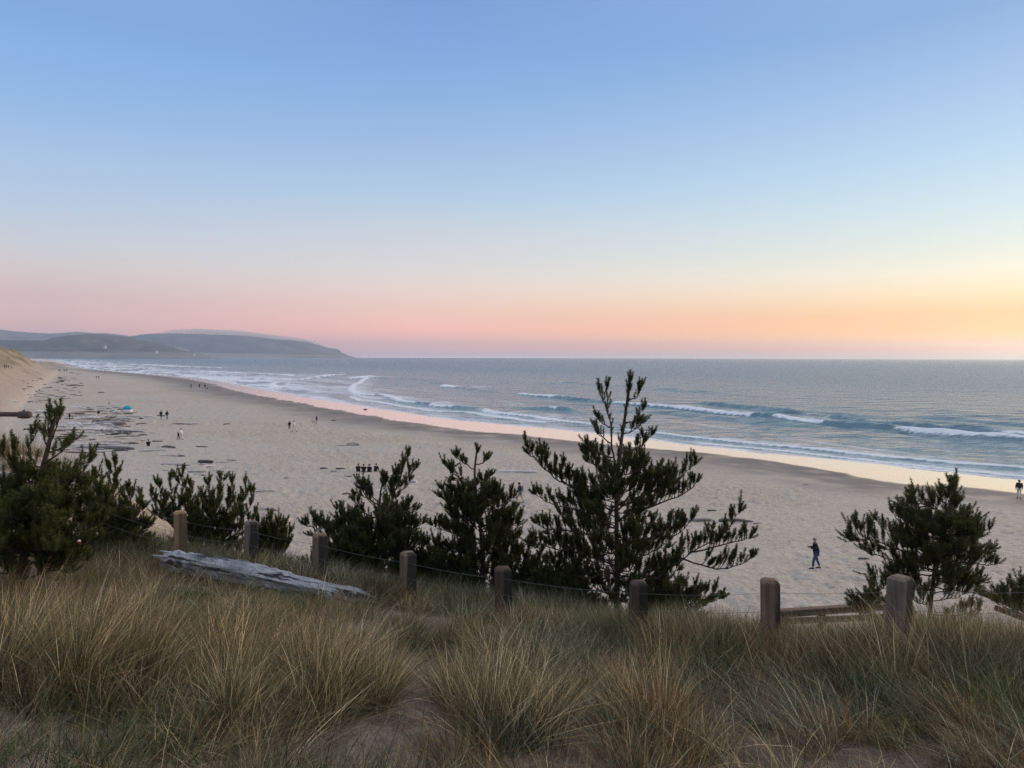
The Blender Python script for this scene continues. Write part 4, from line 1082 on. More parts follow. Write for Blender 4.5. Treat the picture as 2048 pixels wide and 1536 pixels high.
class Grass:
    def __init__(s): s.parts = []
    def add(s, roots, h, d, bend, w, kinds):
        K = len(roots)
        pal = np.array(KIND[kinds]); ci = RNG.integers(0, len(pal), K)
        col = pal[ci] * (0.42 + 2.0 * RNG.random((K, 1)) ** 2.2) * TINT
        ts = np.array([0.0, 0.34, 0.68, 1.0])
        ws = np.array([1.0, 0.85, 0.55])
        a = RNG.uniform(0, 2 * math.pi, K)
        wv = np.stack([np.cos(a), np.sin(a), np.zeros(K)], 1) * (w * 0.5)[:, None]
        V = np.zeros((K, 7, 3))
        for j, t_ in enumerate(ts):
            p = roots + d * (h * t_)[:, None] + bend * (h * t_ * t_)[:, None]
            if j < 3:
                V[:, 2 * j] = p - wv * ws[j]; V[:, 2 * j + 1] = p + wv * ws[j]
            else: V[:, 6] = p
        s.parts.append((V, col))
    def clump(s, c, n, rad, h, lean=(0, 0), splay=0.35, kind='gold', bend=0.25, w=0.0042):
        a = RNG.uniform(0, 2 * math.pi, n); q = np.sqrt(RNG.random(n))
        ox, oy = np.cos(a) * q * rad, np.sin(a) * q * rad
        x, y = c[0] + ox, c[1] + oy
        z = terr(x, y) - 0.02
        hh = h * RNG.uniform(0.45, 1.12, n)
        sp = splay * q * RNG.uniform(0.4, 1.3, n)
        d = np.stack([np.cos(a) * sp + lean[0] * RNG.uniform(.5, 1.3, n) + RNG.normal(0, .19, n), np.sin(a) * sp + lean[1] + RNG.normal(0, .19, n), np.ones(n)], 1)
        brk = RNG.random(n) < 0.19                      # broken, fallen-over blades
        d[brk] += RNG.normal(0, 0.75, (int(brk.sum()), 3)) * np.array([1, 1, 0.15])
        d /= np.linalg.norm(d, axis=1, keepdims=True)
        b = np.stack([d[:, 0], d[:, 1], np.zeros(n)], 1) * bend * 1.6 * RNG.uniform(0.2, 1.8, (n, 1)) + RNG.normal(0, 0.06, (n, 3))
        b[:, 2] = -np.abs(RNG.normal(0, 0.22, n)) * bend * 2
        s.add(np.stack([x, y, z], 1), hh, d, b, w * RNG.uniform(0.6, 1.3, n), kind)
    def build(s, name):
        V = np.concatenate([p[0] for p in s.parts]); col = np.concatenate([p[1] for p in s.parts])
        K = len(V); base = np.arange(K)[:, None] * 7
        Q = np.concatenate([base + np.array([0, 1, 3, 2]), base + np.array([2, 3, 5, 4])])
        T_ = base + np.array([4, 5, 6])
        me = new_mesh(name, V.reshape(-1, 3), Q, T_, smooth=True)
        attr_c(me, 'col', np.repeat(col, 7, 0))
        m, N, out = material(name)
        at = N.n('ShaderNodeAttribute', attribute_name='col')
        p = N.n('ShaderNodeBsdfPrincipled', ins={'Base Color': at.outputs['Color'], 'Roughness': 0.6, 'Specular IOR Level': 0.2})
        tr = N.n('ShaderNodeBsdfTranslucent', ins={'Color': at.outputs['Color']})
        ms = N.n('ShaderNodeMixShader', ins={0: 0.28, 1: p.outputs[0], 2: tr.outputs[0]})
        m.node_tree.links.new(ms.outputs[0], out.inputs[0])
        print('blades', name, K)
        return tag(link(name, me, m), kind='stuff')
PINS += LOG_PINS
G = Grass()
def C(px, py, hpx, spx, lean, kind, n=420, splay=0.35, bend=0.25, w=0.0046, y=None):
    n = int(n * 0.72)
    g = ground(px, py)
    k = g.y / F
    G.clump((g.x + random.gauss(0, .07), g.y + random.gauss(0, .12)), n, spx * k * random.uniform(.7, 1.25), hpx * k * random.uniform(.72, 1.15), (lean, 0.0), splay, kind, bend, w)
# great golden mass on the left
for (px, py, h) in [(25, 1350, 210), (70, 1375, 240), (120, 1390, 250), (175, 1385, 255), (225, 1365, 240), (275, 1345, 210), (310, 1320, 160), (40, 1300, 170), (95, 1310, 180), (150, 1310, 185), (205, 1300, 175), (255, 1290, 150), (300, 1270, 110), (-20, 1380, 240), (140, 1430, 210), (60, 1440, 200), (215, 1430, 200), (285, 1400, 190), (10, 1250, 110), (340, 1370, 130)]:
    C(px, py, h, 34, 0.20 + random.uniform(-.1, .12), 'gold', 520, 0.25)
    if random.random() < 0.5: C(px + 15, py, h * 0.9, 40, 0.25, 'straw', 160, 0.35)
for (px, py, h) in [(415, 1345, 150), (455, 1375, 175), (500, 1395, 195), (540, 1395, 190), (575, 1375, 150), (450, 1300, 90), (400, 1390, 150), (470, 1430, 160)]:
    C(px, py, h, 30, 0.16, 'gold', 480, 0.3); C(px, py, h * .8, 36, 0.2, 'rust', 120, 0.4)
for (px, py, h) in [(600, 1340, 120), (630, 1395, 180), (665, 1415, 215), (700, 1420, 220), (735, 1415, 200), (765, 1400, 150), (690, 1360, 150), (645, 1350, 150), (610, 1430, 150)]:
    C(px, py, h, 30, 0.14, 'gold', 520, 0.33); C(px, py, h * .9, 36, 0.2, 'straw', 150, 0.4)
# the middle clumps
for (px, py, h) in [(950, 1480, 210), (985, 1505, 255), (1020, 1505, 270), (1055, 1495, 235), (1085, 1470, 180), (930, 1430, 150), (1000, 1430, 180), (1050, 1420, 160)]:
    C(px, py, h, 30, 0.06, 'gold', 430, 0.4); C(px, py, h * .95, 34, 0.08, 'grey', 110, 0.5)
for (px, py, h, k) in [(1240, 1440, 140, 'straw'), (1275, 1490, 230, 'rust'), (1300, 1480, 190, 'gold'), (1335, 1445, 160, 'gold'), (1210, 1420, 120, 'olive'), (1255, 1410, 130, 'straw'), (1380, 1430, 120, 'straw')]:
    C(px, py, h, 30, -0.06, k, 380, 0.5)
for (px, py, h, k) in [(1325, 1325, 120, 'rust'), (1350, 1330, 130, 'gold'), (1375, 1320, 110, 'rust'), (1420, 1330, 115, 'olive'), (1455, 1345, 120, 'gold'), (1480, 1340, 105, 'rust'), (1300, 1320, 90, 'green'), (1410, 1370, 100, 'green'), (1500, 1350, 100, 'green'), (1440, 1370, 110, 'dark'), (1530, 1340, 100, 'olive'),
                       (1600, 1345, 110, 'rust'), (1640, 1355, 120, 'gold'), (1570, 1340, 100, 'olive'), (1690, 1345, 105, 'rust'), (1660, 1310, 80, 'olive')]:
    C(px, py, h, 32, -0.05, k, 380, 0.4)
for (px, py, h, k) in [(1590, 1475, 165, 'grey'), (1625, 1485, 160, 'straw'), (1655, 1480, 140, 'grey'), (1560, 1450, 130, 'grey'), (1690, 1470, 120, 'rust'), (1610, 1440, 120, 'straw'), (1730, 1465, 130, 'grey')]:
    C(px, py, h, 34, -0.32, k, 330, 0.55, 0.5)
for (px, py, h, k) in [(1750, 1405, 150, 'olive'), (1780, 1395, 165, 'gold'), (1805, 1385, 160, 'rust'), (1730, 1390, 120, 'dark'), (1830, 1375, 120, 'grey'), (1700, 1390, 110, 'dark'), (1760, 1430, 140, 'green')]:
    C(px, py, h, 34, -0.2, k, 420, 0.4)
for (px, py, h, k) in [(1870, 1320, 120, 'gold'), (1895, 1325, 140, 'gold'), (1925, 1320, 130, 'straw'), (1950, 1330, 110, 'olive'), (1985, 1325, 110, 'green'), (2025, 1330, 120, 'olive'), (1880, 1375, 110, 'dark'), (1930, 1375, 120, 'dark'), (1980, 1380, 130, 'grey'), (2030, 1390, 140, 'grey'), (1850, 1400, 100, 'dark')]:
    C(px, py, h, 34, -0.15, k, 400, 0.4)
for (px, py, h, k) in [(1955, 1480, 190, 'gold'), (1985, 1500, 180, 'rust'), (1920, 1470, 170, 'grey'), (2020, 1470, 190, 'green'), (2045, 1440, 170, 'grey'), (1880, 1460, 140, 'grey'), (1850, 1490, 120, 'olive'), (2010, 1520, 160, 'grey'), (1940, 1520, 150, 'straw'), (1800, 1500, 120, 'olive'), (2060, 1500, 180, 'grey')]:
    C(px, py, h, 34, -0.42, k, 360, 0.4, 0.4)
# dark and green tussocks
for (px, py, h, k) in [(850, 1300, 85, 'dark'), (800, 1285, 80, 'olive'), (895, 1290, 85, 'olive'), (825, 1260, 70, 'dark'), (770, 1265, 60, 'olive'), (930, 1270, 80, 'grey'), (965, 1270, 75, 'olive'), (880, 1330, 60, 'dark'), (1040, 1300, 70, 'grey'), (1090, 1300, 80, 'olive'), (1140, 1310, 90, 'grey'), (1185, 1330, 100, 'grey'), (1230, 1320, 80, 'dark'), (1110, 1340, 100, 'straw'), (1160, 1370, 100, 'straw'),
                       (1060, 1340, 100, 'gold'), (1010, 1320, 90, 'straw'), (975, 1320, 80, 'gold'), (700, 1240, 60, 'olive'), (660, 1225, 60, 'olive'), (610, 1180, 40, 'olive'), (260, 1180, 70, 'grey'), (300, 1175, 65, 'grey'), (220, 1180, 80, 'olive'), (450, 1105, 30, 'olive'), (540, 1150, 45, 'olive'), (580, 1160, 50, 'grey')]:
    C(px, py, h, 32, 0.05 if px < 1000 else -0.08, k, 330, 0.55, 0.4)
for (px, py, h) in [(355, 1205, 60), (385, 1210, 65), (420, 1205, 55), (450, 1205, 50), (555, 1225, 55), (590, 1230, 45), (335, 1200, 50)]:
    C(px, py, h, 30, 0.05, 'green', 420, 0.7, 0.5)
for (px, py, h, k) in [(540, 1222, 62, 'olive'), (565, 1228, 70, 'green'), (620, 1232, 66, 'olive'), (650, 1240, 62, 'grey'), (470, 1215, 50, 'green'), (690, 1250, 62, 'olive'), (735, 1258, 60, 'dark')]:
    C(px, py, h, 24, 0.1, k, 300, 0.5, 0.4)
# thin cover everywhere on the dune top, leaving some bare sand
bare = [(ground(850, 1318), 0.42), (ground(830, 1350), 0.30), (ground(1120, 1500), 0.28), (ground(1640, 1510), 0.45), (ground(1500, 1500), 0.3), (ground(1180, 1420), 0.25), (ground(360, 1215), 0.2), (ground(380, 1420), 0.18)]
NT_ = 2300
yy = 2.3 + (RNG.random(NT_) ** 0.8) * 10.5
xx = RNG.uniform(-0.78, 0.78, NT_) * (yy + 0.6)
nz = fbm(xx / 0.9, yy / 0.9, 131, 3)
e = PB - PA
side = (xx - PA.x) * e.y - (yy - PA.y) * e.x      # which side of the fence
for i in range(NT_):
    x_, y_ = float(xx[i]), float(yy[i])
    if any((x_ - b.x) ** 2 + ((y_ - b.y) * 0.7) ** 2 < r * r for b, r in bare): continue
    fd = side[i] / e.length                         # metres, sign: positive is beyond the fence
    if nz[i] < -0.12: continue
    px = 1024 + F * x_ / y_
    g = fbm(np.array([x_ / 1.6]), np.array([y_ / 1.6]), 141, 2)[0]
    left = px < 780
    if left: kind = 'gold' if g > -0.1 else random.choice(('straw', 'olive', 'rust'))
    else: kind = random.choice(('grey', 'olive', 'straw')) if g > 0.12 else random.choice(('gold', 'olive', 'dark', 'grey', 'rust'))
    if y_ < 4.4 and px < 700: kind = random.choice(('olive', 'green', 'dark', 'grey', 'straw'))
    h = 0.40 + 0.16 * random.random()
    if abs(fd) < 0.9: h *= 0.6
    if fd > 0.9: h *= 0.75
    lean = 0.2 if px < 800 else (-0.05 if px < 1450 else -0.28)
    if y_ < 4.6: h *= 0.85
    G.clump((x_, y_), int(55 + 60 * random.random()), 0.16, h, (lean + random.uniform(-.15, .15), random.uniform(-.1, .1)), 0.6, kind, 0.4)
# tall dark stalks close to the camera
for i in range(260):
    y_ = random.uniform(2.3, 4.3); x_ = random.uniform(-0.75, -0.05 if i % 4 else 0.6) * y_
    G.clump((x_, y_), 4, 0.10, random.uniform(0.5, 0.8), (random.uniform(-.05, .3), 0), 0.3, random.choice(('green', 'olive', 'dark')), 0.35, 0.0045)
# dead blades lying about
NL = 60000
y_ = 2.5 + RNG.random(NL) * 9; x_ = RNG.uniform(-0.75, 0.75, NL) * y_
a = RNG.uniform(0, 6.283, NL)
z_ = terr(x_, y_) + RNG.random(NL) * 0.035
d = np.stack([np.cos(a), np.sin(a), RNG.uniform(-0.05, 0.3, NL)], 1)
bd = RNG.normal(0, 0.25, (NL, 3)); bd[:, 2] = -0.12
G.add(np.stack([x_, y_, z_], 1), RNG.uniform(0.12, 0.4, NL), d, bd, RNG.uniform(0.002, 0.0045, NL), 'litter')
def row(px, ytop, s, kind, n=260, lean=0.0, rad=0.22, splay=0.4):
    # a tuft s metres beyond the fence whose tips reach the photo's height ytop
    d = ray(px, ytop); k = (7.97 + s) / (0.3997 * d.x + 0.9167 * d.y)
    x_, y_, zt = d.x * k, d.y * k, EYE + d.z * k
    h = zt - tz(x_, y_)
    if h > 0.12: G.clump((x_, y_), n, rad, min(h * (1.2 if px < 1150 else 0.98), 1.1), (lean, 0), splay, kind, 0.3)
for px in range(-10, 2100, 26):
    top = float(np.interp(px, [0, 190, 350, 450, 560, 640, 720, 800, 900, 1010, 1150, 1290, 1400, 1530, 1620, 1720, 1790, 1890, 2048], [1070, 1058, 1075, 1085, 1098, 1112, 1132, 1150, 1170, 1188, 1202, 1188, 1182, 1192, 1206, 1200, 1200, 1165, 1192]))
    kl = ('olive', 'grey', 'dark', 'gold') if px < 1000 else (('grey', 'dark', 'olive', 'straw') if px < 1290 else ('rust', 'gold', 'olive', 'grey', 'straw'))
    for j in range(5):
        s_ = random.uniform(-0.45, 0.9)
        row(px + random.uniform(-14, 14), top + random.uniform(0, 38) * (1 + 0.4 * (s_ < 0)), s_, random.choice(kl), lean=0.1 if px < 900 else -0.12, n=380)
for i in range(640):
    px = random.uniform(150, 1300); s_ = random.uniform(0.8, 2.6)
    top = float(np.interp(px, [150, 350, 560, 700, 800, 1010, 1300], [1060, 1078, 1104, 1122, 1140, 1166, 1198])) + random.uniform(0, 40)
    row(px, top, s_, random.choice(('dark', 'olive', 'grey')), n=240)
for i in range(70):
    row(random.uniform(262, 352), random.uniform(1055, 1090), random.uniform(0.5, 2.2), random.choice(('dark', 'olive', 'grey')), n=240)
G.build('dune_grass')
# blond tuft on the rise at the left edge
G = Grass()
for i in range(26):
    x_ = -14.6 + random.gauss(0, 0.75); y_ = 21.3 + random.gauss(0, 0.6)
    G.clump((x_, y_), 150, 0.3, 0.75, (0.1, 0), 0.5, 'straw' if i % 3 else 'gold', 0.4, 0.009)
for i in range(120):
    x_ = random.uniform(-26, -15); y_ = random.uniform(19, 32)
    G.clump((x_, y_), 60, 0.3, 0.55, (0.1, 0), 0.5, 'straw' if i % 3 else 'olive', 0.4, 0.009)
tag(G.build('blond_grass'), None)
# ------------------------------------------------------------------ driftwood on the beach
def drift_mat(name, c1, c2, c3): return wood_mat(name, c1, c2, c3, 'X', 6.0, 0.9, 0.6, 0.12)
TONES = {'pale': drift_mat('pale_driftwood', (0.78, 0.74, 0.69), (0.64, 0.60, 0.56), (0.44, 0.41, 0.38)),
         'grey': drift_mat('grey_driftwood', (0.50, 0.46, 0.44), (0.38, 0.35, 0.335), (0.24, 0.22, 0.21)),
         'dark': drift_mat('dark_driftwood', (0.18, 0.16, 0.155), (0.12, 0.105, 0.10), (0.06, 0.054, 0.054)),
         'tan': drift_mat('tan_driftwood', (0.42, 0.33, 0.22), (0.33, 0.25, 0.17), (0.18, 0.14, 0.10))}
def log_mesh(seed, kind):
    """unit log along x (length 1, radius about 0.05 before scaling)"""
    r = random.Random(seed); B = Bag(); n = 12
    bx, by = r.uniform(-.05, .05), r.uniform(-.03, .06)
    P = [(i / (n - 1) - .5, bx * math.sin(i / (n - 1) * 3.14) + r.uniform(-.006, .006), by * math.sin(i / (n - 1) * 3.14) * .6 + r.uniform(-.004, .004)) for i in range(n)]
    R = [0.5 * (1 - (0.55 if kind != 'trunk' else .25) * i / (n - 1)) * r.uniform(.9, 1.1) for i in range(n)]
    R[0] *= .75; R[-1] *= .6
    s = 0.1
    B.tube(P, [q * s for q in R], 9, jitter=.12)
    if kind == 'branchy':
        for i in (4, 6, 8):
            p = Vector(P[i]); sg = r.choice((-1, 1))
            B.tube([p, p + Vector((.05, sg * .06, .05)), p + Vector((.11, sg * r.uniform(.06, .14), r.uniform(.03, .12)))], [.026, .018, .007], 6, jitter=.1)
    if kind == 'root':
        p = Vector(P[0])
        for k in range(6):
            a = k * 1.05 + r.uniform(-.3, .3)
            B.tube([p + Vector((.03, 0, 0)), p + Vector((-.02, math.cos(a) * .06, math.sin(a) * .06)), p + Vector((-.06 - r.uniform(0, .05), math.cos(a) * r.uniform(.09, .15), math.sin(a) * r.uniform(.09, .15)))], [.035, .024, .008], 6, jitter=.15)
    if kind == 'arch':
        B.tube([(-.5, 0, -.03), (-.38, .02, .07), (-.15, 0, .13), (.12, -.02, .11), (.36, 0, .07), (.5, .03, .0)], [.05, .06, .06, .05, .045, .02], 9, jitter=.12)
    me = new_mesh('driftwood', B.V, B.Q, B.T, True)
    return me
MESH = {}
for kd, sd_ in (('plain', 1), ('plain', 2), ('trunk', 3), ('branchy', 4), ('root', 5), ('plain', 6), ('trunk', 7), ('branchy', 8), ('arch', 9)):
    for tn in TONES:
        me = log_mesh(sd_, kd); me.materials.append(TONES[tn])
        MESH.setdefault((kd, tn), []).append(me)
GROUP_D = 'driftwood strewn over the beach'
def drift(px, py, lpx, tpx, yaw, tone, kind='plain', label=None, tilt=0.0, group=GROUP_D, cat='driftwood', lift=0.5):
    g = ground(px, py); k = g.y / F
    o = bpy.data.objects.new('driftwood', random.choice(MESH[(kind, tone)]))
    COL.objects.link(o)
    y = math.radians(yaw); L = lpx * k / max(0.35, abs(math.cos(y)))
    Rr = max(tpx * k * 0.5, 0.05) / 0.05
    Rr = min(Rr, L * 3.2)
    o.rotation_euler = (random.uniform(-.5, .5) if kind == 'plain' else 0, math.radians(tilt), y)
    o.scale = (L, Rr, Rr)
    o.location = (g.x, g.y, g.z + 0.05 * Rr * lift)
    tag(o, label or 'small weathered driftwood piece among the scatter of driftwood on the upper beach', cat, group)
    return o
D = [
 (229, 849, 52, 9, 4, 'grey', 'trunk', 'thick grey driftwood trunk in the log field, right of the standing figure'),
 (200, 858, 70, 4, 3, 'pale', 'plain', 'long pale driftwood pole just in front of the thick grey trunk'),
 (208, 897, 128, 8, -4, 'grey', 'trunk', 'longest grey driftwood trunk, at the near edge of the log field'),
 (190, 889, 86, 4, 8, 'pale', 'branchy', 'pale forked driftwood branch lying over the longest grey trunk'),
 (309, 902, 60, 3.5, 10, 'pale', 'plain', 'slim pale driftwood pole right of the longest grey trunk'),
 (338, 896, 30, 6, -14, 'dark', 'plain', 'dark driftwood log right of the slim pale pole'),
 (337, 911, 28, 4, 20, 'pale', 'plain', 'short white driftwood pole tilted on the sand below the dark log'),
 (364, 913, 11, 8, 0, 'dark', 'root', 'small dark root stump right of the short white pole'),
 (268, 888, 22, 5, -10, 'dark', 'plain', 'dark lump of driftwood left of the hunched figure by the logs'),
 (315, 884, 19, 5, 6, 'dark', 'trunk', 'dark log end right beside the hunched figure by the logs'),
 (404, 894, 24, 3, -3, 'dark', 'plain', 'thin dark stick lying alone right of the log field'),
 (412, 925, 32, 7, -7, 'dark', 'trunk', 'thick dark driftwood log behind the low bushy pine'),
 (352, 931, 62, 6, -7, 'grey', 'plain', 'long grey driftwood log left of the thick dark log, behind the low bushy pine'),
 (418, 935, 20, 5, 32, 'pale', 'plain', 'white driftwood plank angled below the thick dark log'),
 (395, 944, 40, 4, -5, 'grey', 'branchy', 'grey forked driftwood close behind the tips of the low bushy pine'),
 (454, 951, 28, 10, -4, 'grey', 'trunk', 'stubby grey driftwood chunk right of the white plank'),
 (441, 944, 14, 3, 6, 'dark', 'plain', 'small dark driftwood bit beside the stubby grey chunk'),
 (385, 848, 30, 4, 9, 'pale', 'branchy', 'pale driftwood branch right of and below the two dark walkers'),
 (362, 849, 36, 3, -4, 'dark', 'plain', 'low dark driftwood log joined end to end with the pale branch'),
 (454, 849, 12, 2.5, 30, 'dark', 'plain', 'lone thin stick poking up from the open sand'),
 (706, 891, 28, 3.6, 14, 'grey', 'arch', 'weathered arched driftwood log alone on the open sand'),
 (686, 892, 24, 3, -3, 'grey', 'plain', 'low grey piece added for the dark shadow hole beside the arched log'),  # added in place of the arched log's shadow
 (648, 938, 16, 4, -4, 'dark', 'plain', 'dark driftwood stick left of the four seated people, farther left of two'),
 (681, 938, 19, 4, 5, 'dark', 'plain', 'dark driftwood stick nearest the four seated people'),
 (667, 944, 14, 4, 0, 'grey', 'plain', 'grey driftwood piece between and below the two dark sticks'),
 (697, 954, 17, 7, 4, 'tan', 'trunk', 'stubby brown log below the dark sticks left of the seated people'),
 (572, 957, 8, 2.5, -25, 'dark', 'plain', 'tiny dark twig alone on the sand in the middle left'),
 (530, 983, 40, 2.5, 8, 'grey', 'branchy', 'thin forked branch on the sand above the round knee-high pine'),
 (694, 989, 18, 4, 6, 'dark', 'plain', 'flat dark driftwood left of the forked pine'),
 (824, 965, 20, 8, -12, 'pale', 'trunk', 'whitish driftwood lump right beside the forked pine'),
 (1036, 945, 76, 8, -4, 'pale', 'trunk', 'long pinkish-white log lying behind the walker with the backpack'),
 (1130, 922, 10, 4, -8, 'dark', 'plain', 'small dark log end left of the tallest pine'),
 (1424, 1022, 18, 4, -4, 'dark', 'plain', 'short dark stick above the right-hand arm of the tallest pine'),
 (1472, 1044, 66, 8, -9, 'dark', 'plain', 'long dark tapering log right of the tallest pine'),
 (1395, 1042, 62, 9, 3, 'grey', 'trunk', 'bluish grey log partly behind the right-hand branches of the tallest pine'),
 (540, 1021, 34, 8, -6, 'grey', 'root', 'tangled grey root mass on the sand above the round knee-high pine'),
 (1612, 970, 12, 3, 0, 'grey', 'plain', 'small grey driftwood on the damp sand near the wet edge'),
 (1728, 1119, 22, 5, -10, 'dark', 'plain', 'dark driftwood stick left of the airy right-hand pine'),
 (668, 842, 9, 4, 6, 'dark', 'plain', 'small dark lump right of the walker near the wet sand'),
 (731, 819, 8, 4, 0, 'dark', 'plain', 'dark lump lying on the mirror of wet sand'),
 (122, 757, 9, 4, -20, 'dark', 'root', 'dark stump at the far dune foot'),
 (150, 772, 36, 2.5, 0, 'dark', 'plain', 'long thin dark log on the far upper beach'),
 (163, 767, 7, 3.5, 0, 'dark', 'plain', 'short dark lump right of the long thin far log'),
 (203, 786, 14, 2.5, -6, 'dark', 'plain', 'thin dark log on open sand above the teal tent'),
 (146, 790, 12, 3, 18, 'grey', 'branchy', 'curled grey branch on the far upper beach'),
 (29, 805, 24, 3.5, -8, 'pale', 'plain', 'white log lying on the dune slope above the log rail'),
 (95, 826, 44, 6, -14, 'pale', 'root', 'bleached log with roots behind the tips of the left-edge pine'),
 (160, 829, 20, 5, 4, 'dark', 'trunk', 'dark chunky log left of the figure standing in the log field'),
 (58, 861, 16, 10, 6, 'dark', 'root', 'dark root lump left of the left-edge pine spire'),
 (12, 955, 60, 26, -14, 'grey', 'trunk', 'thick silver-grey log partly hidden by the left-edge pine'),
 (236, 829, 20, 2.5, 2, 'tan', 'plain', 'yellowish pole lying below the teal tent'),
 (268, 834, 30, 3, -6, 'grey', 'plain', 'grey pole on the right-hand side of the log field'),
 (283, 838, 10, 4, -12, 'dark', 'plain', 'dark end piece by the grey pole at the log field edge'),
 (205, 866, 48, 4, 1, 'grey', 'plain', 'grey log in front of the long pale pole'),
 (268, 865, 44, 4, -5, 'dark', 'plain', 'long dark thin log right of the grey logs'),
 (286, 871, 18, 3, 6, 'dark', 'branchy', 'small dark forked branch at the right side of the log field'),
 (1515, 1047, 16, 3, -6, 'grey', 'plain', 'small grey stick at the tip of the long dark tapering log'),
]
for row in D:
    drift(*row[:5], row[5], row[6], row[7])
rnd = random.Random(3)
LAB = {'plain': 'small %s driftwood stick', 'trunk': 'small stout %s driftwood log', 'branchy': 'small forked %s driftwood branch'}
def scatter(where, n, x0, x1, y0, y1, lmin, lmax, tmin, tmax, tones, yawr=22, shear=0.0):
    for i in range(n):
        py = rnd.uniform(y0, y1); px = rnd.uniform(x0, x1) + shear * (py - y0)
        kd = rnd.choice(('plain', 'plain', 'trunk', 'branchy', 'branchy')); tn = rnd.choice(tones)
        drift(px, py, rnd.uniform(lmin * 1.3, lmax * 1.3), rnd.uniform(tmin, tmax) * 0.8, rnd.gauss(0, yawr), tn, kd, LAB[kd] % tn + ' ' + where, group='small driftwood pieces ' + where)
scatter('at the tent side of the log field',44, 135, 262, 812, 836, 8, 34, 2.2, 5, ('pale', 'grey', 'grey', 'tan', 'pale'))
scatter('in the thick of the log field',80, 128, 250, 834, 872, 12, 44, 2.2, 6.5, ('pale', 'pale', 'grey', 'dark', 'tan', 'pale'))
scatter('at the near side of the log field',36, 120, 250, 872, 906, 10, 40, 2.4, 5, ('pale', 'grey', 'dark'))
scatter('between the left-edge pine and dune slope',16, 60, 130, 815, 905, 8, 26, 2.4, 6, ('pale', 'grey', 'tan'))
scatter('on the far upper beach below the dune',58, 46, 132, 756, 806, 3.5, 12, 1.5, 3, ('dark', 'grey', 'grey'))
scatter('on the far beach past the dune foot',22, 115, 160, 745, 800, 4, 14, 1.3, 2.4, ('dark', 'grey'))
scatter('behind the low bushy pine',16, 330, 470, 912, 956, 8, 26, 2, 4, ('pale', 'grey', 'dark'))
scatter('near the hunched figure',10, 255, 330, 815, 910, 6, 18, 2, 4, ('grey', 'dark', 'pale'))

# ------------------------------------------------------------------ people
def skin(name, verts, edges, rad, mat, parent, sub=1, root=0, extra=None):
    me = bpy.data.meshes.new('tmp'); me.from_pydata([tuple(v) for v in verts], edges, [])
    o = bpy.data.objects.new('tmp', me); COL.objects.link(o)
    md = o.modifiers.new('skin', 'SKIN'); md.use_smooth_shade = True
    if sub:
        s2 = o.modifiers.new('sub', 'SUBSURF'); s2.levels = sub; s2.render_levels = sub
    lay = me.skin_vertices[0].data
    for i, r in enumerate(rad):
        lay[i].radius = r if isinstance(r, tuple) else (r, r)
        lay[i].use_root = (i == root)
    bpy.context.view_layer.update()
    dg = bpy.context.evaluated_depsgraph_get()
    m2 = bpy.data.meshes.new_from_object(o.evaluated_get(dg))
    bpy.data.objects.remove(o); bpy.data.meshes.remove(me)
    if extra is not None and extra.n:
        bmx = bmesh.new(); bmx.from_mesh(m2)
        vs = [bmx.verts.new(v) for v in extra.V]
        for f in list(extra.Q) + list(extra.T):
            try: bmx.faces.new([vs[i] for i in f]).smooth = True
            except ValueError: pass
        bmx.to_mesh(m2); bmx.free()
    m2.name = name
    m2.materials.clear()
    return link(name, m2, mat, parent)

CLOTH = {}
def cloth(name, rgb):
    if name not in CLOTH: CLOTH[name] = simple(name, rgb, 0.9, 0.25, 9.0, 0.1, 0.15)
    return CLOTH[name]
SKIN_M = cloth('skin', (0.42, 0.26, 0.19)); SHOE = cloth('dark_shoe', (0.03, 0.027, 0.026))
COLS = {'black': (0.018, 0.018, 0.021), 'charcoal': (0.045, 0.045, 0.05), 'navy': (0.03, 0.045, 0.09), 'jeans': (0.035, 0.075, 0.14), 'white': (0.78, 0.78, 0.80), 'cream': (0.62, 0.58, 0.52), 'grey': (0.22, 0.22, 0.23),
        'khaki': (0.38, 0.33, 0.28), 'brown': (0.12, 0.075, 0.05), 'hair_dark': (0.025, 0.02, 0.018), 'hair_grey': (0.35, 0.34, 0.33), 'red': (0.30, 0.06, 0.05), 'olive': (0.10, 0.11, 0.06), 'teal': (0.03, 0.42, 0.48)}
def CM(c): return cloth(c + '_cloth', COLS[c])

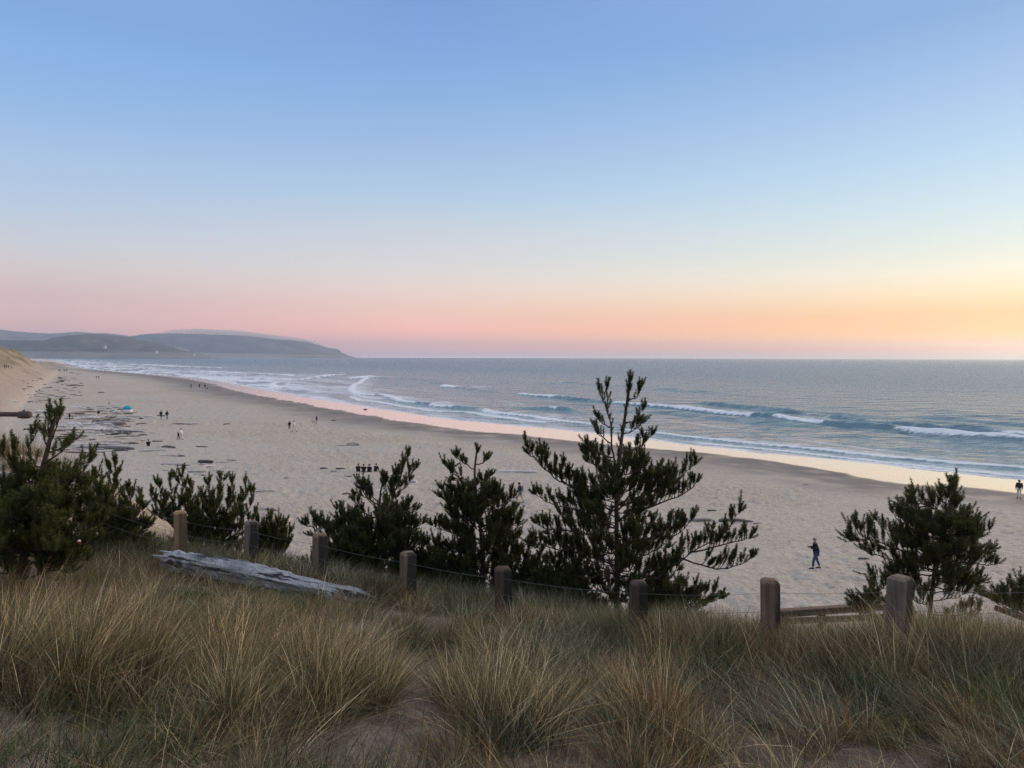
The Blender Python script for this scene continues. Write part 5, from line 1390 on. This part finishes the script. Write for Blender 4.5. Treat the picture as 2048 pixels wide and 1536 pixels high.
def person(px, py, hpx, face, label, jacket, legs, hair='hair_dark', pose='walk', stride=0.3, arms='swing', cap=None, detail=1, group='people on the beach', bare_legs=False, height=None):
    """feet at the photo's (px, py); hpx is the figure's height in photo pixels; face is the heading in degrees (0 = towards +X)"""
    g = ground(px, py)
    H = height or hpx * math.hypot(g.y, 0) / F
    H = min(max(H, 1.0), 2.0) if pose != 'sit' else 1.72
    o = empty('person', g, math.radians(face)); tag(o, label, 'person', group)
    k = H / 1.75
    def v(x, y, z): return Vector((x * k, y * k, z * k))
    lean = 0.05 if pose == 'walk' else 0.0
    if pose == 'sit':
        pel = v(0, 0, .13); ch = v(.10, 0, .46); nk = v(.13, 0, .62); hb = v(.17, 0, .70); ht = v(.19, 0, .86)
        hips = [v(.02, s * .1, .13) for s in (1, -1)]; kn = [v(.36, s * .15, .48) for s in (1, -1)]; an = [v(.52, s * .13, .08) for s in (1, -1)]; to = [v(.68, s * .15, .03) for s in (1, -1)]
        shd = [v(.11, s * .19, .56) for s in (1, -1)]; elb = [v(.24, s * .27, .36) for s in (1, -1)]; wr = [v(.42, s * .10, .40) for s in (1, -1)]
    else:
        pel = v(0, 0, .95); ch = v(.0 + lean, 0, 1.28); nk = v(.02 + lean, 0, 1.47); hb = v(.03 + lean, 0, 1.54); ht = v(.05 + lean, 0, 1.68)
        hips, kn, an, to = [], [], [], []
        for s, d in ((1, stride), (-1, -stride)):
            hips.append(v(0, s * .095, .92)); kn.append(v(d * .55 + .05, s * .1, .50 + abs(d) * .02)); an.append(v(d * (1.0 if d > 0 else 1.1), s * .1, .08 if d >= 0 else .11)); to.append(v(d * 1.05 + .15, s * .115, .03))
        shd = [v(.0 + lean, s * .19, 1.42) for s in (1, -1)]
        if arms == 'front':      # both hands held at the chest
            elb = [v(.10, s * .25, 1.16) for s in (1, -1)]; wr = [v(.36, s * .08, 1.22) for s in (1, -1)]
        elif arms == 'carry':    # one arm hangs forward holding something, the other swings
            elb = [v(.10, .24, 1.16), v(-.08, -.25, 1.17)]; wr = [v(.26, .20, .94), v(-.02, -.25, .92)]
        elif arms == 'pockets':
            elb = [v(-.06, s * .30, 1.16) for s in (1, -1)]; wr = [v(.06, s * .22, .98) for s in (1, -1)]
        else:
            elb = [v(-.5 * stride + lean * .5, .25, 1.17), v(.4 * stride, -.25, 1.17)]; wr = [v(-.65 * stride + .05, .26, .93), v(.9 * stride + .05, -.25, .95)]
    hand = [w + (w - e).normalized() * .09 * k for w, e in zip(wr, elb)]
    # one continuous body
    V = [pel, ch, nk, hb, (hb + ht) / 2, ht]; E = [(0, 1), (1, 2), (2, 3), (3, 4), (4, 5)]
    R = [(.12, .15), (.11, .15), (.055, .055), (.075, .07), (.098, .085), (.075, .065)]
    for s in (0, 1):
        b = len(V); V += [hips[s], kn[s], an[s], to[s]]; E += [(0, b), (b, b + 1), (b + 1, b + 2), (b + 2, b + 3)]; R += [.088, .062, .042, .038]
    for s in (0, 1):
        b = len(V); V += [shd[s], elb[s], wr[s], hand[s] * .6 + wr[s] * .4]; E += [(1, b), (b, b + 1), (b + 1, b + 2), (b + 2, b + 3)]; R += [.06, .042, .03, (.038, .02)]
    R = [tuple(q * k for q in r) if isinstance(r, tuple) else r * k for r in R]
    ex = Bag()
    if detail:
        for s in (0, 1):
            dd = (hand[s] - wr[s]).normalized(); sd2 = dd.cross(Vector((1, 0, .2))).normalized(); nr = dd.cross(sd2)
            pb = hand[s] * .75 + wr[s] * .25
            for j, (off, ln) in enumerate(((-.03, .07), (-.01, .085), (.01, .08), (.03, .06))):
                p0 = pb + sd2 * off * k
                ex.tube([p0, p0 + dd * ln * .55 * k + nr * .01 * k, p0 + dd * ln * .95 * k + nr * .035 * k], [.010 * k, .009 * k, .006 * k], 5)
            p0 = wr[s] + dd * .02 * k + sd2 * .03 * k
            ex.tube([p0, p0 + (dd * .5 + sd2 * .8) * .035 * k, p0 + (dd * .9 + sd2 * .5) * .065 * k], [.013 * k, .011 * k, .008 * k], 5)
        hm = (hb + ht) / 2; fx = Vector((1, 0, 0))
        ex.tube([hm + fx * .085 * k, hm + fx * .115 * k - UP * .012 * k, hm + fx * .09 * k - UP * .028 * k], [.010 * k, .014 * k, .012 * k], 5)
        for s in (1, -1):
            ex.tube([hm + Vector((0, s * .083, .012)) * k, hm + Vector((-.008, s * .096, .0)) * k, hm + Vector((0, s * .084, -.025)) * k], [.012 * k, .016 * k, .010 * k], 5)
    skin('body', V, E, R, SKIN_M, o, 1, 0, ex)
    # clothes follow the body
    V = [pel + (ch - pel) * (-.22 if pose != 'sit' else 0), pel * .55 + ch * .45, ch, ch * .35 + nk * .65]; E = [(0, 1), (1, 2), (2, 3)]; R = [(.185, .215), (.175, .21), (.165, .215), (.09, .10)]
    for s in (0, 1):
        b = len(V); V += [shd[s], elb[s], wr[s]]; E += [(2, b), (b, b + 1), (b + 1, b + 2)]; R += [.098, .078, .058]
    skin('jacket', V, E, [tuple(q * k for q in r) if isinstance(r, tuple) else r * k for r in R], CM(jacket), o, 1, 0)
    if not bare_legs:
        V = [pel]; E = []; R = [(.14, .16)]
        for s in (0, 1):
            b = len(V); V += [hips[s], kn[s], an[s] + UP * .03 * k]; E += [(0, b), (b, b + 1), (b + 1, b + 2)]; R += [.105, .08, .066]
        skin('trousers', V, E, [tuple(q * k for q in r) if isinstance(r, tuple) else r * k for r in R], CM(legs), o, 1, 0)
    else:
        V = [pel]; E = []; R = [(.14, .16)]
        for s in (0, 1):
            b = len(V); V += [hips[s], hips[s].lerp(kn[s], .85)]; E += [(0, b), (b, b + 1)]; R += [.11, .10]
        skin('shorts', V, E, [tuple(q * k for q in r) if isinstance(r, tuple) else r * k for r in R], CM(legs), o, 1, 0)
    for s in (0, 1):
        B = Bag(); a_, t_ = an[s], to[s]
        hl_ = a_ - (t_ - a_) * .35; hl_.z = t_.z + .005
        B.tube([hl_, a_ * .6 + t_ * .4 - UP * .02 * k, t_ + (t_ - a_) * .35], [.05 * k, .055 * k, .035 * k], 8, ry=.8)
        B.build('shoe', SHOE, o)
    hm = (hb + ht) / 2 + UP * .03 * k
    B = Bag()
    if cap:
        prf = [(.100, -.005), (.108, .02), (.104, .06), (.085, .10), (.05, .12), (.01, .125)]
        B.tube([hm + Vector((.005 * k, 0, z_ * k)) for r_, z_ in prf], [r_ * k for r_, z_ in prf], 12)
        B.tube([hm + Vector((.07, 0, .015)) * k, hm + Vector((.13, 0, .01)) * k, hm + Vector((.17, 0, .0)) * k], [.07 * k, .065 * k, .03 * k], 8, ry=.12)
        B.build('cap', CM(cap), o)
    else:
        prf = [(.088, -.06), (.102, -.01), (.106, .04), (.088, .085), (.05, .105), (.01, .11)]
        B.tube([hm + Vector(((-.022 if z_ < .02 else -.008) * k, 0, z_ * k)) for r_, z_ in prf], [r_ * k for r_, z_ in prf], 12, jitter=.03)
        B.build('hair', CM(hair), o)
    o['_k'] = k
    return o, dict(hand=hand, wr=wr, ch=ch, k=k, shd=shd)

def world_of(o, p): return Matrix.Translation(o.location) @ Matrix.Rotation(o.rotation_euler.z, 4, 'Z') @ Vector(p).to_4d()

o, J = person(1632, 1137, 62, 172, 'nearest person on the sand, in black jacket, blue jeans and cap, hands at the chest', 'black', 'jeans', pose='walk', stride=.20, arms='front', cap='grey')
o2 = o
w = world_of(o, (J['hand'][0] + J['hand'][1]) / 2).to_3d()
ph = empty('phone', w); ph.rotation_euler = (0, 0, math.radians(172)); tag(ph, 'small dark phone held by the person in blue jeans', 'phone')
B = Bag(); B.box((.03, 0, .05), (.012, .075, .15)); B.build('phone_case', CM('black'), ph, smooth=False, bevel=.004)
B = Bag(); B.box((.022, 0, .05), (.006, .066, .138)); B.build('screen', simple('dark_glass', (.02, .02, .025), .1, .05, 3, .5), ph, smooth=False)

o, J = person(1040, 1006, 44, 176, 'person with a backpack, bare legs and dark shoes, walking left across open sand', 'charcoal', 'grey', pose='walk', stride=.28, arms='carry', bare_legs=True, height=1.85)
k = J['k']
bp_ = empty('backpack', o.location, o.rotation_euler.z); tag(bp_, 'dark grey backpack worn by the bare-legged walker', 'backpack')
B = Bag(); c_ = J['ch'] + Vector((-.25, 0, -.02)) * k
B.tube([c_ + Vector((0, 0, z_)) * k for z_ in (-.26, -.24, -.1, .1, .2, .24)], [.05 * k, .13 * k, .15 * k, .14 * k, .11 * k, .03 * k], 12, ry=.7); B.build('bag_body', CM('grey'), bp_)
for s in (1, -1):
    B = Bag(); B.tube([J['shd'][0 if s > 0 else 1] * .75 + J['ch'] * .25 + Vector((-.12, 0, .05)) * k, J['shd'][0 if s > 0 else 1] * .7 + J['ch'] * .3 + Vector((.06, 0, .10)) * k, J['ch'] + Vector((.16, s * .10, -.05)) * k, J['ch'] + Vector((-.02, s * .19, -.18)) * k], [.022 * k] * 4, 6); B.build('strap', CM('black'), bp_)
w = world_of(o, J['hand'][0]).to_3d()
tb = empty('tote_bag', w, o.rotation_euler.z); tag(tb, 'reddish brown bag hanging from the hand of the backpack walker', 'bag')
B = Bag(); B.tube([(0, 0, -.14), (0, 0, -.2), (0, 0, -.45), (0, 0, -.5)], [.05, .10, .12, .08], 10, ry=.45); B.build('pouch', CM('brown'), tb)
B = Bag(); B.tube([(-.07, 0, -.16), (-.03, 0, 0), (.03, 0, 0), (.07, 0, -.16)], [.01] * 4, 5); B.build('handle', CM('brown'), tb)

person(2038, 997, 33, 60, 'person in dark jacket and pale trousers at the wet sand near the right edge', 'black', 'cream', stride=.14, height=1.92)
for i, (px, py, f_, lab) in enumerate([(717, 943, 110, 'leftmost of four people in black sitting on the sand'), (727, 944, 95, 'second from the left of four people in black sitting on the sand'),
                                       (738, 944, 85, 'third from the left of four people in black sitting on the sand, the tallest'), (751, 943, 70, 'rightmost of four people in black sitting on the sand')]):
    person(px, py, 18, f_, lab, 'black', 'charcoal' if i % 2 else 'black', pose='sit', hair='hair_dark', detail=0, group='people sitting together in black')
W_ = 'people walking on the beach'
def P(px, py, h, f_, lab, j, l, **kw): return person(px, py, h, f_, lab, j, l, detail=0, group=kw.pop('group', W_), **kw)
P(322, 838, 17, 80, 'left-hand one of two dark walkers right of the teal tent', 'charcoal', 'charcoal', stride=.15)
P(334, 838, 17, 70, 'right-hand one of two dark walkers right of the teal tent', 'black', 'navy', stride=.22)
P(363, 879, 22, 170, 'person in a white jacket and pale trousers below the two dark walkers', 'white', 'cream', stride=.2)
P(357, 879, 15, 170, 'small child in black walking at the side of the person in white', 'black', 'black', stride=.2, height=1.15)
P(579, 859, 17, 120, 'person in black walking just left of the pale striding figure', 'black', 'black', stride=.12)
P(589, 863, 22, 150, 'pale figure in cream clothes striding beside a person in black', 'cream', 'cream', stride=.36, hair='brown')
P(633, 849, 17, 30, 'lone person in a black coat near the damp sand, with a small dog', 'black', 'khaki', stride=.10)
P(197, 836, 16, 90, 'person in a black top and pale trousers standing in the log field', 'black', 'cream', stride=.08)
P(139, 840, 14, 60, 'person in black crouched low among the logs behind the left pine', 'black', 'black', stride=.05)
P(218, 809, 9, 30, 'figure in white bending over on the sand above the teal tent', 'white', 'charcoal', stride=.1, height=1.2)
person(297, 892, 13, 120, 'hunched person in black sitting by the logs at the right of the log field', 'black', 'black', pose='sit', detail=0, group=W_)
P(382, 776, 10, 80, 'leftmost of three far walkers near the waterline', 'grey', 'charcoal', stride=.1)
P(399, 776, 9, 80, 'middle one of three far walkers near the waterline', 'black', 'black', stride=.15)
P(410, 777, 9, 80, 'rightmost of three far walkers near the waterline, with a dog', 'black', 'black', stride=.2)
P(193, 759, 9, 90, 'left one of a far pair on the open sand', 'charcoal', 'cream', stride=.1)
P(197.5, 759, 9, 90, 'right one of a far pair on the open sand', 'charcoal', 'cream', stride=.1)
P(209, 741.5, 3, 90, 'tiny dark figure by itself at the far waterline', 'black', 'black', stride=.1)
FG = 'distant group of people by the dune end'
for i, px in enumerate((117.5, 120, 123, 126, 129, 132, 134)):
    P(px, 743.5 - (i % 2) * .6, 7, 80 + 20 * (i % 3), 'tiny figure in the distant group standing past the end of the dune', ('grey', 'charcoal', 'white', 'grey', 'black', 'charcoal', 'black')[i], ('charcoal', 'black', 'cream', 'grey', 'black', 'cream', 'black')[i], group=FG, stride=.1)
for i, px in enumerate((9, 12.5, 16.5, 23)):
    P(px, 737, 7, 80, 'tiny figure in the row standing on the dune slope at the left edge', ('charcoal', 'grey', 'charcoal', 'white')[i], 'charcoal', group='row of people on the dune slope', stride=.1)

# dogs
def dog(px, py, face, mat, label):
    g = ground(px, py); o = empty('dog', g, math.radians(face)); tag(o, label, 'dog', 'dogs on the beach')
    V = [(-.28, 0, .46), (0, 0, .47), (.24, 0, .46), (.36, 0, .60), (.44, 0, .70), (.56, 0, .66), (-.40, 0, .52), (-.55, 0, .66)]
    E = [(0, 1), (1, 2), (2, 3), (3, 4), (4, 5), (0, 6), (6, 7)]; R = [.10, .105, .13, .075, .078, .04, .03, .018]
    for s in (1, -1):
        b = len(V); V += [(.25, s * .09, .34), (.24, s * .09, .18), (.26, s * .09, .02)]; E += [(2, b), (b, b + 1), (b + 1, b + 2)]; R += [.06, .032, .028]
        b = len(V); V += [(-.24, s * .10, .34), (-.36, s * .10, .20), (-.32, s * .10, .02)]; E += [(0, b), (b, b + 1), (b + 1, b + 2)]; R += [.075, .036, .028]
    skin('body', V, E, R, mat, o, 1, 1)
    for s in (1, -1):
        B = Bag(); B.tube([(.42, s * .06, .76), (.40, s * .09, .80), (.40, s * .10, .72)], [.03, .03, .01], 6); B.build('ear', mat, o)
    return o
dog(627, 847, 160, CM('khaki'), 'small tan dog beside the lone person in the black coat')
dog(413.5, 778.5, 20, CM('black'), 'black dog beside the far walkers near the waterline')

# teal beach tent and a dark bag
g = ground(255, 823); kk = g.y / F
tent = empty('beach_tent', g, math.radians(-8)); tag(tent, 'teal pop-up beach tent with a white hem, pitched at the top of the log field', 'tent')
hw, hh, dp = 9.6 * kk, 11.5 * kk, 8 * kk
def shell(u0, u1, v0, v1, off=0.0):
    us = np.linspace(u0, u1, 14); vs = np.linspace(v0, v1, 8); V = []
    for v_ in vs:
        for u_ in us:
            a = u_ * math.pi; e = v_ * math.pi / 2
            V.append((math.cos(a) * math.cos(e) * (hw + off), -math.sin(a) * math.cos(e) * (dp + off), math.sin(e) ** 0.85 * (hh + off)))
    return V, [tuple(q) for q in grid_quads(len(vs), len(us))]
for nm, mt, sec in (('canopy', CM('teal'), [(0, 2, .34, 1, 0)]), ('stripe', cloth('blue_nylon', (.03, .16, .36)), [(0, 2, .2, .335, .004)]), ('hem', CM('white'), [(0, 2, 0.0, .195, .02)])):
    B = Bag()
    for s in sec:
        V, Q = shell(*s); B.add(V, Q)
    B.build(nm, mt, tent)
B = Bag()
for a in (.25, .75, 1.25, 1.75):
    B.tube([(math.cos(a * math.pi) * math.cos(e) * (hw + .03), -math.sin(a * math.pi) * math.cos(e) * (dp + .03), math.sin(e) ** .85 * (hh + .03)) for e in np.linspace(0, math.pi / 2, 9)], [.02] * 9, 5)
B.build('pole', CM('charcoal'), tent)
g = ground(240, 821)
bag = empty('duffel_bag', g, .2); tag(bag, 'dark heap of bags beside the left end of the teal tent', 'bag')
B = Bag(); B.tube([(-.55, 0, .2), (-.5, 0, .22), (0, 0, .26), (.5, 0, .22), (.55, 0, .2)], [.08, .22, .27, .22, .08], 12, ry=.8); B.build('bag_body', cloth('dark_green_nylon', (.03, .05, .04)), bag)
B = Bag(); B.tube([(-.25, -.2, .4), (-.15, -.22, .56), (.15, -.22, .56), (.25, -.2, .4)], [.02] * 4, 6); B.build('handle', CM('white'), bag)

# houses on the far hills
def house(px, py, dist, w, h, lab, yaw=0):
    p = pt(px, py, dist); o = empty('house', p, yaw); tag(o, lab, 'house', 'houses on the far hills')
    B = Bag(); B.box((0, 0, h / 2 - 6), (w, w * .6, h + 12)); B.build('wall', cloth('white_render', (.8, .8, .78)), o, smooth=False)
    B = Bag(); e = w * .56; r_ = w * .36
    B.add([(-e, -r_, h), (e, -r_, h), (e, r_, h), (-e, r_, h), (-e, 0, h * 1.5), (e, 0, h * 1.5)], [(0, 1, 5, 4), (2, 3, 4, 5), (0, 3, 2, 1)], [(0, 4, 3), (1, 2, 5)])
    B.build('roof', cloth('grey_roof', (.3, .3, .32)), o, smooth=False)
    for x_ in (-.28, .28):
        B = Bag(); B.box((x_ * w, -w * .3 - .05, h * .5), (w * .18, .2, h * .4)); B.build('window', cloth('window_dark', (.05, .06, .07)), o, smooth=False)
house(313, 703, 4650, 15, 4, 'white house low on the near hill, left of the other lone white house')
house(387, 708.5, 4500, 13, 4, 'white house at the seaward tip of the near hill')
house(210, 693, 4800, 13, 4, 'white house highest up on the near hill')
house(558, 704, 7700, 20, 5, 'tiny white house low on the far headland')

# low cloud lying along the top of the headland
m, N, out = material('cloud')
v = N.n('ShaderNodeVolumePrincipled', ins={'Color': (1, 1, 1, 1), 'Density': 0.0022, 'Anisotropy': 0.3})
m.node_tree.links.new(v.outputs[0], out.inputs['Volume']); m.cycles.homogeneous_volume = True
def cloudbank(sky, dist, depth):
    xs = np.linspace(sky[0][0], sky[-1][0], 60)
    lo = np.interp(xs, [q[0] for q in sky], [q[2] for q in sky]); hi = np.interp(xs, [q[0] for q in sky], [q[1] for q in sky])
    ring = 12; V = []
    for i, x_ in enumerate(xs):
        a = pt(x_, lo[i], dist); b = pt(x_, hi[i], dist); e = math.sin(math.pi * i / (len(xs) - 1)) ** .6 + 1e-3
        for k in range(ring):
            th = 2 * math.pi * k / ring
            n = 1 + .25 * float(fbm(np.array([x_ / 22.0]), np.array([k * 1.0]), 201, 3)[0])
            V.append(((a.x + b.x) / 2, dist + math.cos(th) * depth * e * n, (a.z + b.z) / 2 + math.sin(th) * (b.z - a.z) / 2 * n))
    Q = []
    for i in range(len(xs) - 1):
        for k in range(ring): Q.append((i * ring + k, i * ring + (k + 1) % ring, (i + 1) * ring + (k + 1) % ring, (i + 1) * ring + k))
    B = Bag(); B.add(V, Q, [(0, (k + 1) % ring, k) for k in range(1, ring - 1)] + [((len(xs) - 1) * ring, (len(xs) - 1) * ring + k, (len(xs) - 1) * ring + k + 1) for k in range(1, ring - 1)])
    return tag(B.build('cloud', m), kind='stuff')
cloudbank([(318, 664, 667), (350, 660, 668), (390, 657, 668), (430, 659, 669), (480, 661, 672), (530, 667, 677), (580, 673, 682), (620, 680, 687), (650, 688, 694)], 8500, 500)

# a low bank of sea mist along the foot of the hills
m, N, out = material('mist')
v = N.n('ShaderNodeVolumePrincipled', ins={'Color': (0.96, 0.97, 1, 1), 'Density': 0.00022, 'Anisotropy': 0.4})
m.node_tree.links.new(v.outputs[0], out.inputs['Volume']); m.cycles.homogeneous_volume = True
B = Bag(); n = 24
V = []; Q = []
for j, (k_, zz) in enumerate(((1.0, 0.5), (0.985, 12.0), (0.85, 30.0), (0.5, 46.0))):
    for i in range(n):
        a_ = 2 * math.pi * i / n
        V.append((-3700 + math.cos(a_) * 2900 * k_, 5400 + math.sin(a_) * 1900 * k_ - math.cos(a_) * 500 * k_, zz))
for j in range(3):
    for i in range(n): Q.append((j * n + i, j * n + (i + 1) % n, (j + 1) * n + (i + 1) % n, (j + 1) * n + i))
V += [(-3700, 5400, 0.5), (-3700, 5400, 48.0)]
B.add(V, Q, [(4 * n, (i + 1) % n, i) for i in range(n)] + [(4 * n + 1, 3 * n + i, 3 * n + (i + 1) % n) for i in range(n)])
tag(B.build('mist', m), kind='stuff')
# ------------------------------------------------------------------ haze and the cap of cloud
def vol_mat(name, density, color, aniso=0.0):
    m, N, out = material(name)
    v = N.n('ShaderNodeVolumePrincipled', ins={'Color': color, 'Density': density, 'Anisotropy': aniso})
    m.node_tree.links.new(v.outputs[0], out.inputs['Volume'])
    m.cycles.homogeneous_volume = True
    return m
bm = Bag(); bm.box((0, 3000, 137), (33000, 26800, 360))
hz = bm.build('haze', vol_mat('haze', HAZE, (0.80, 0.90, 1.0, 1.0), 0.6), smooth=False)
hz.location = (0, 0, 0)
tag(hz, kind='stuff')
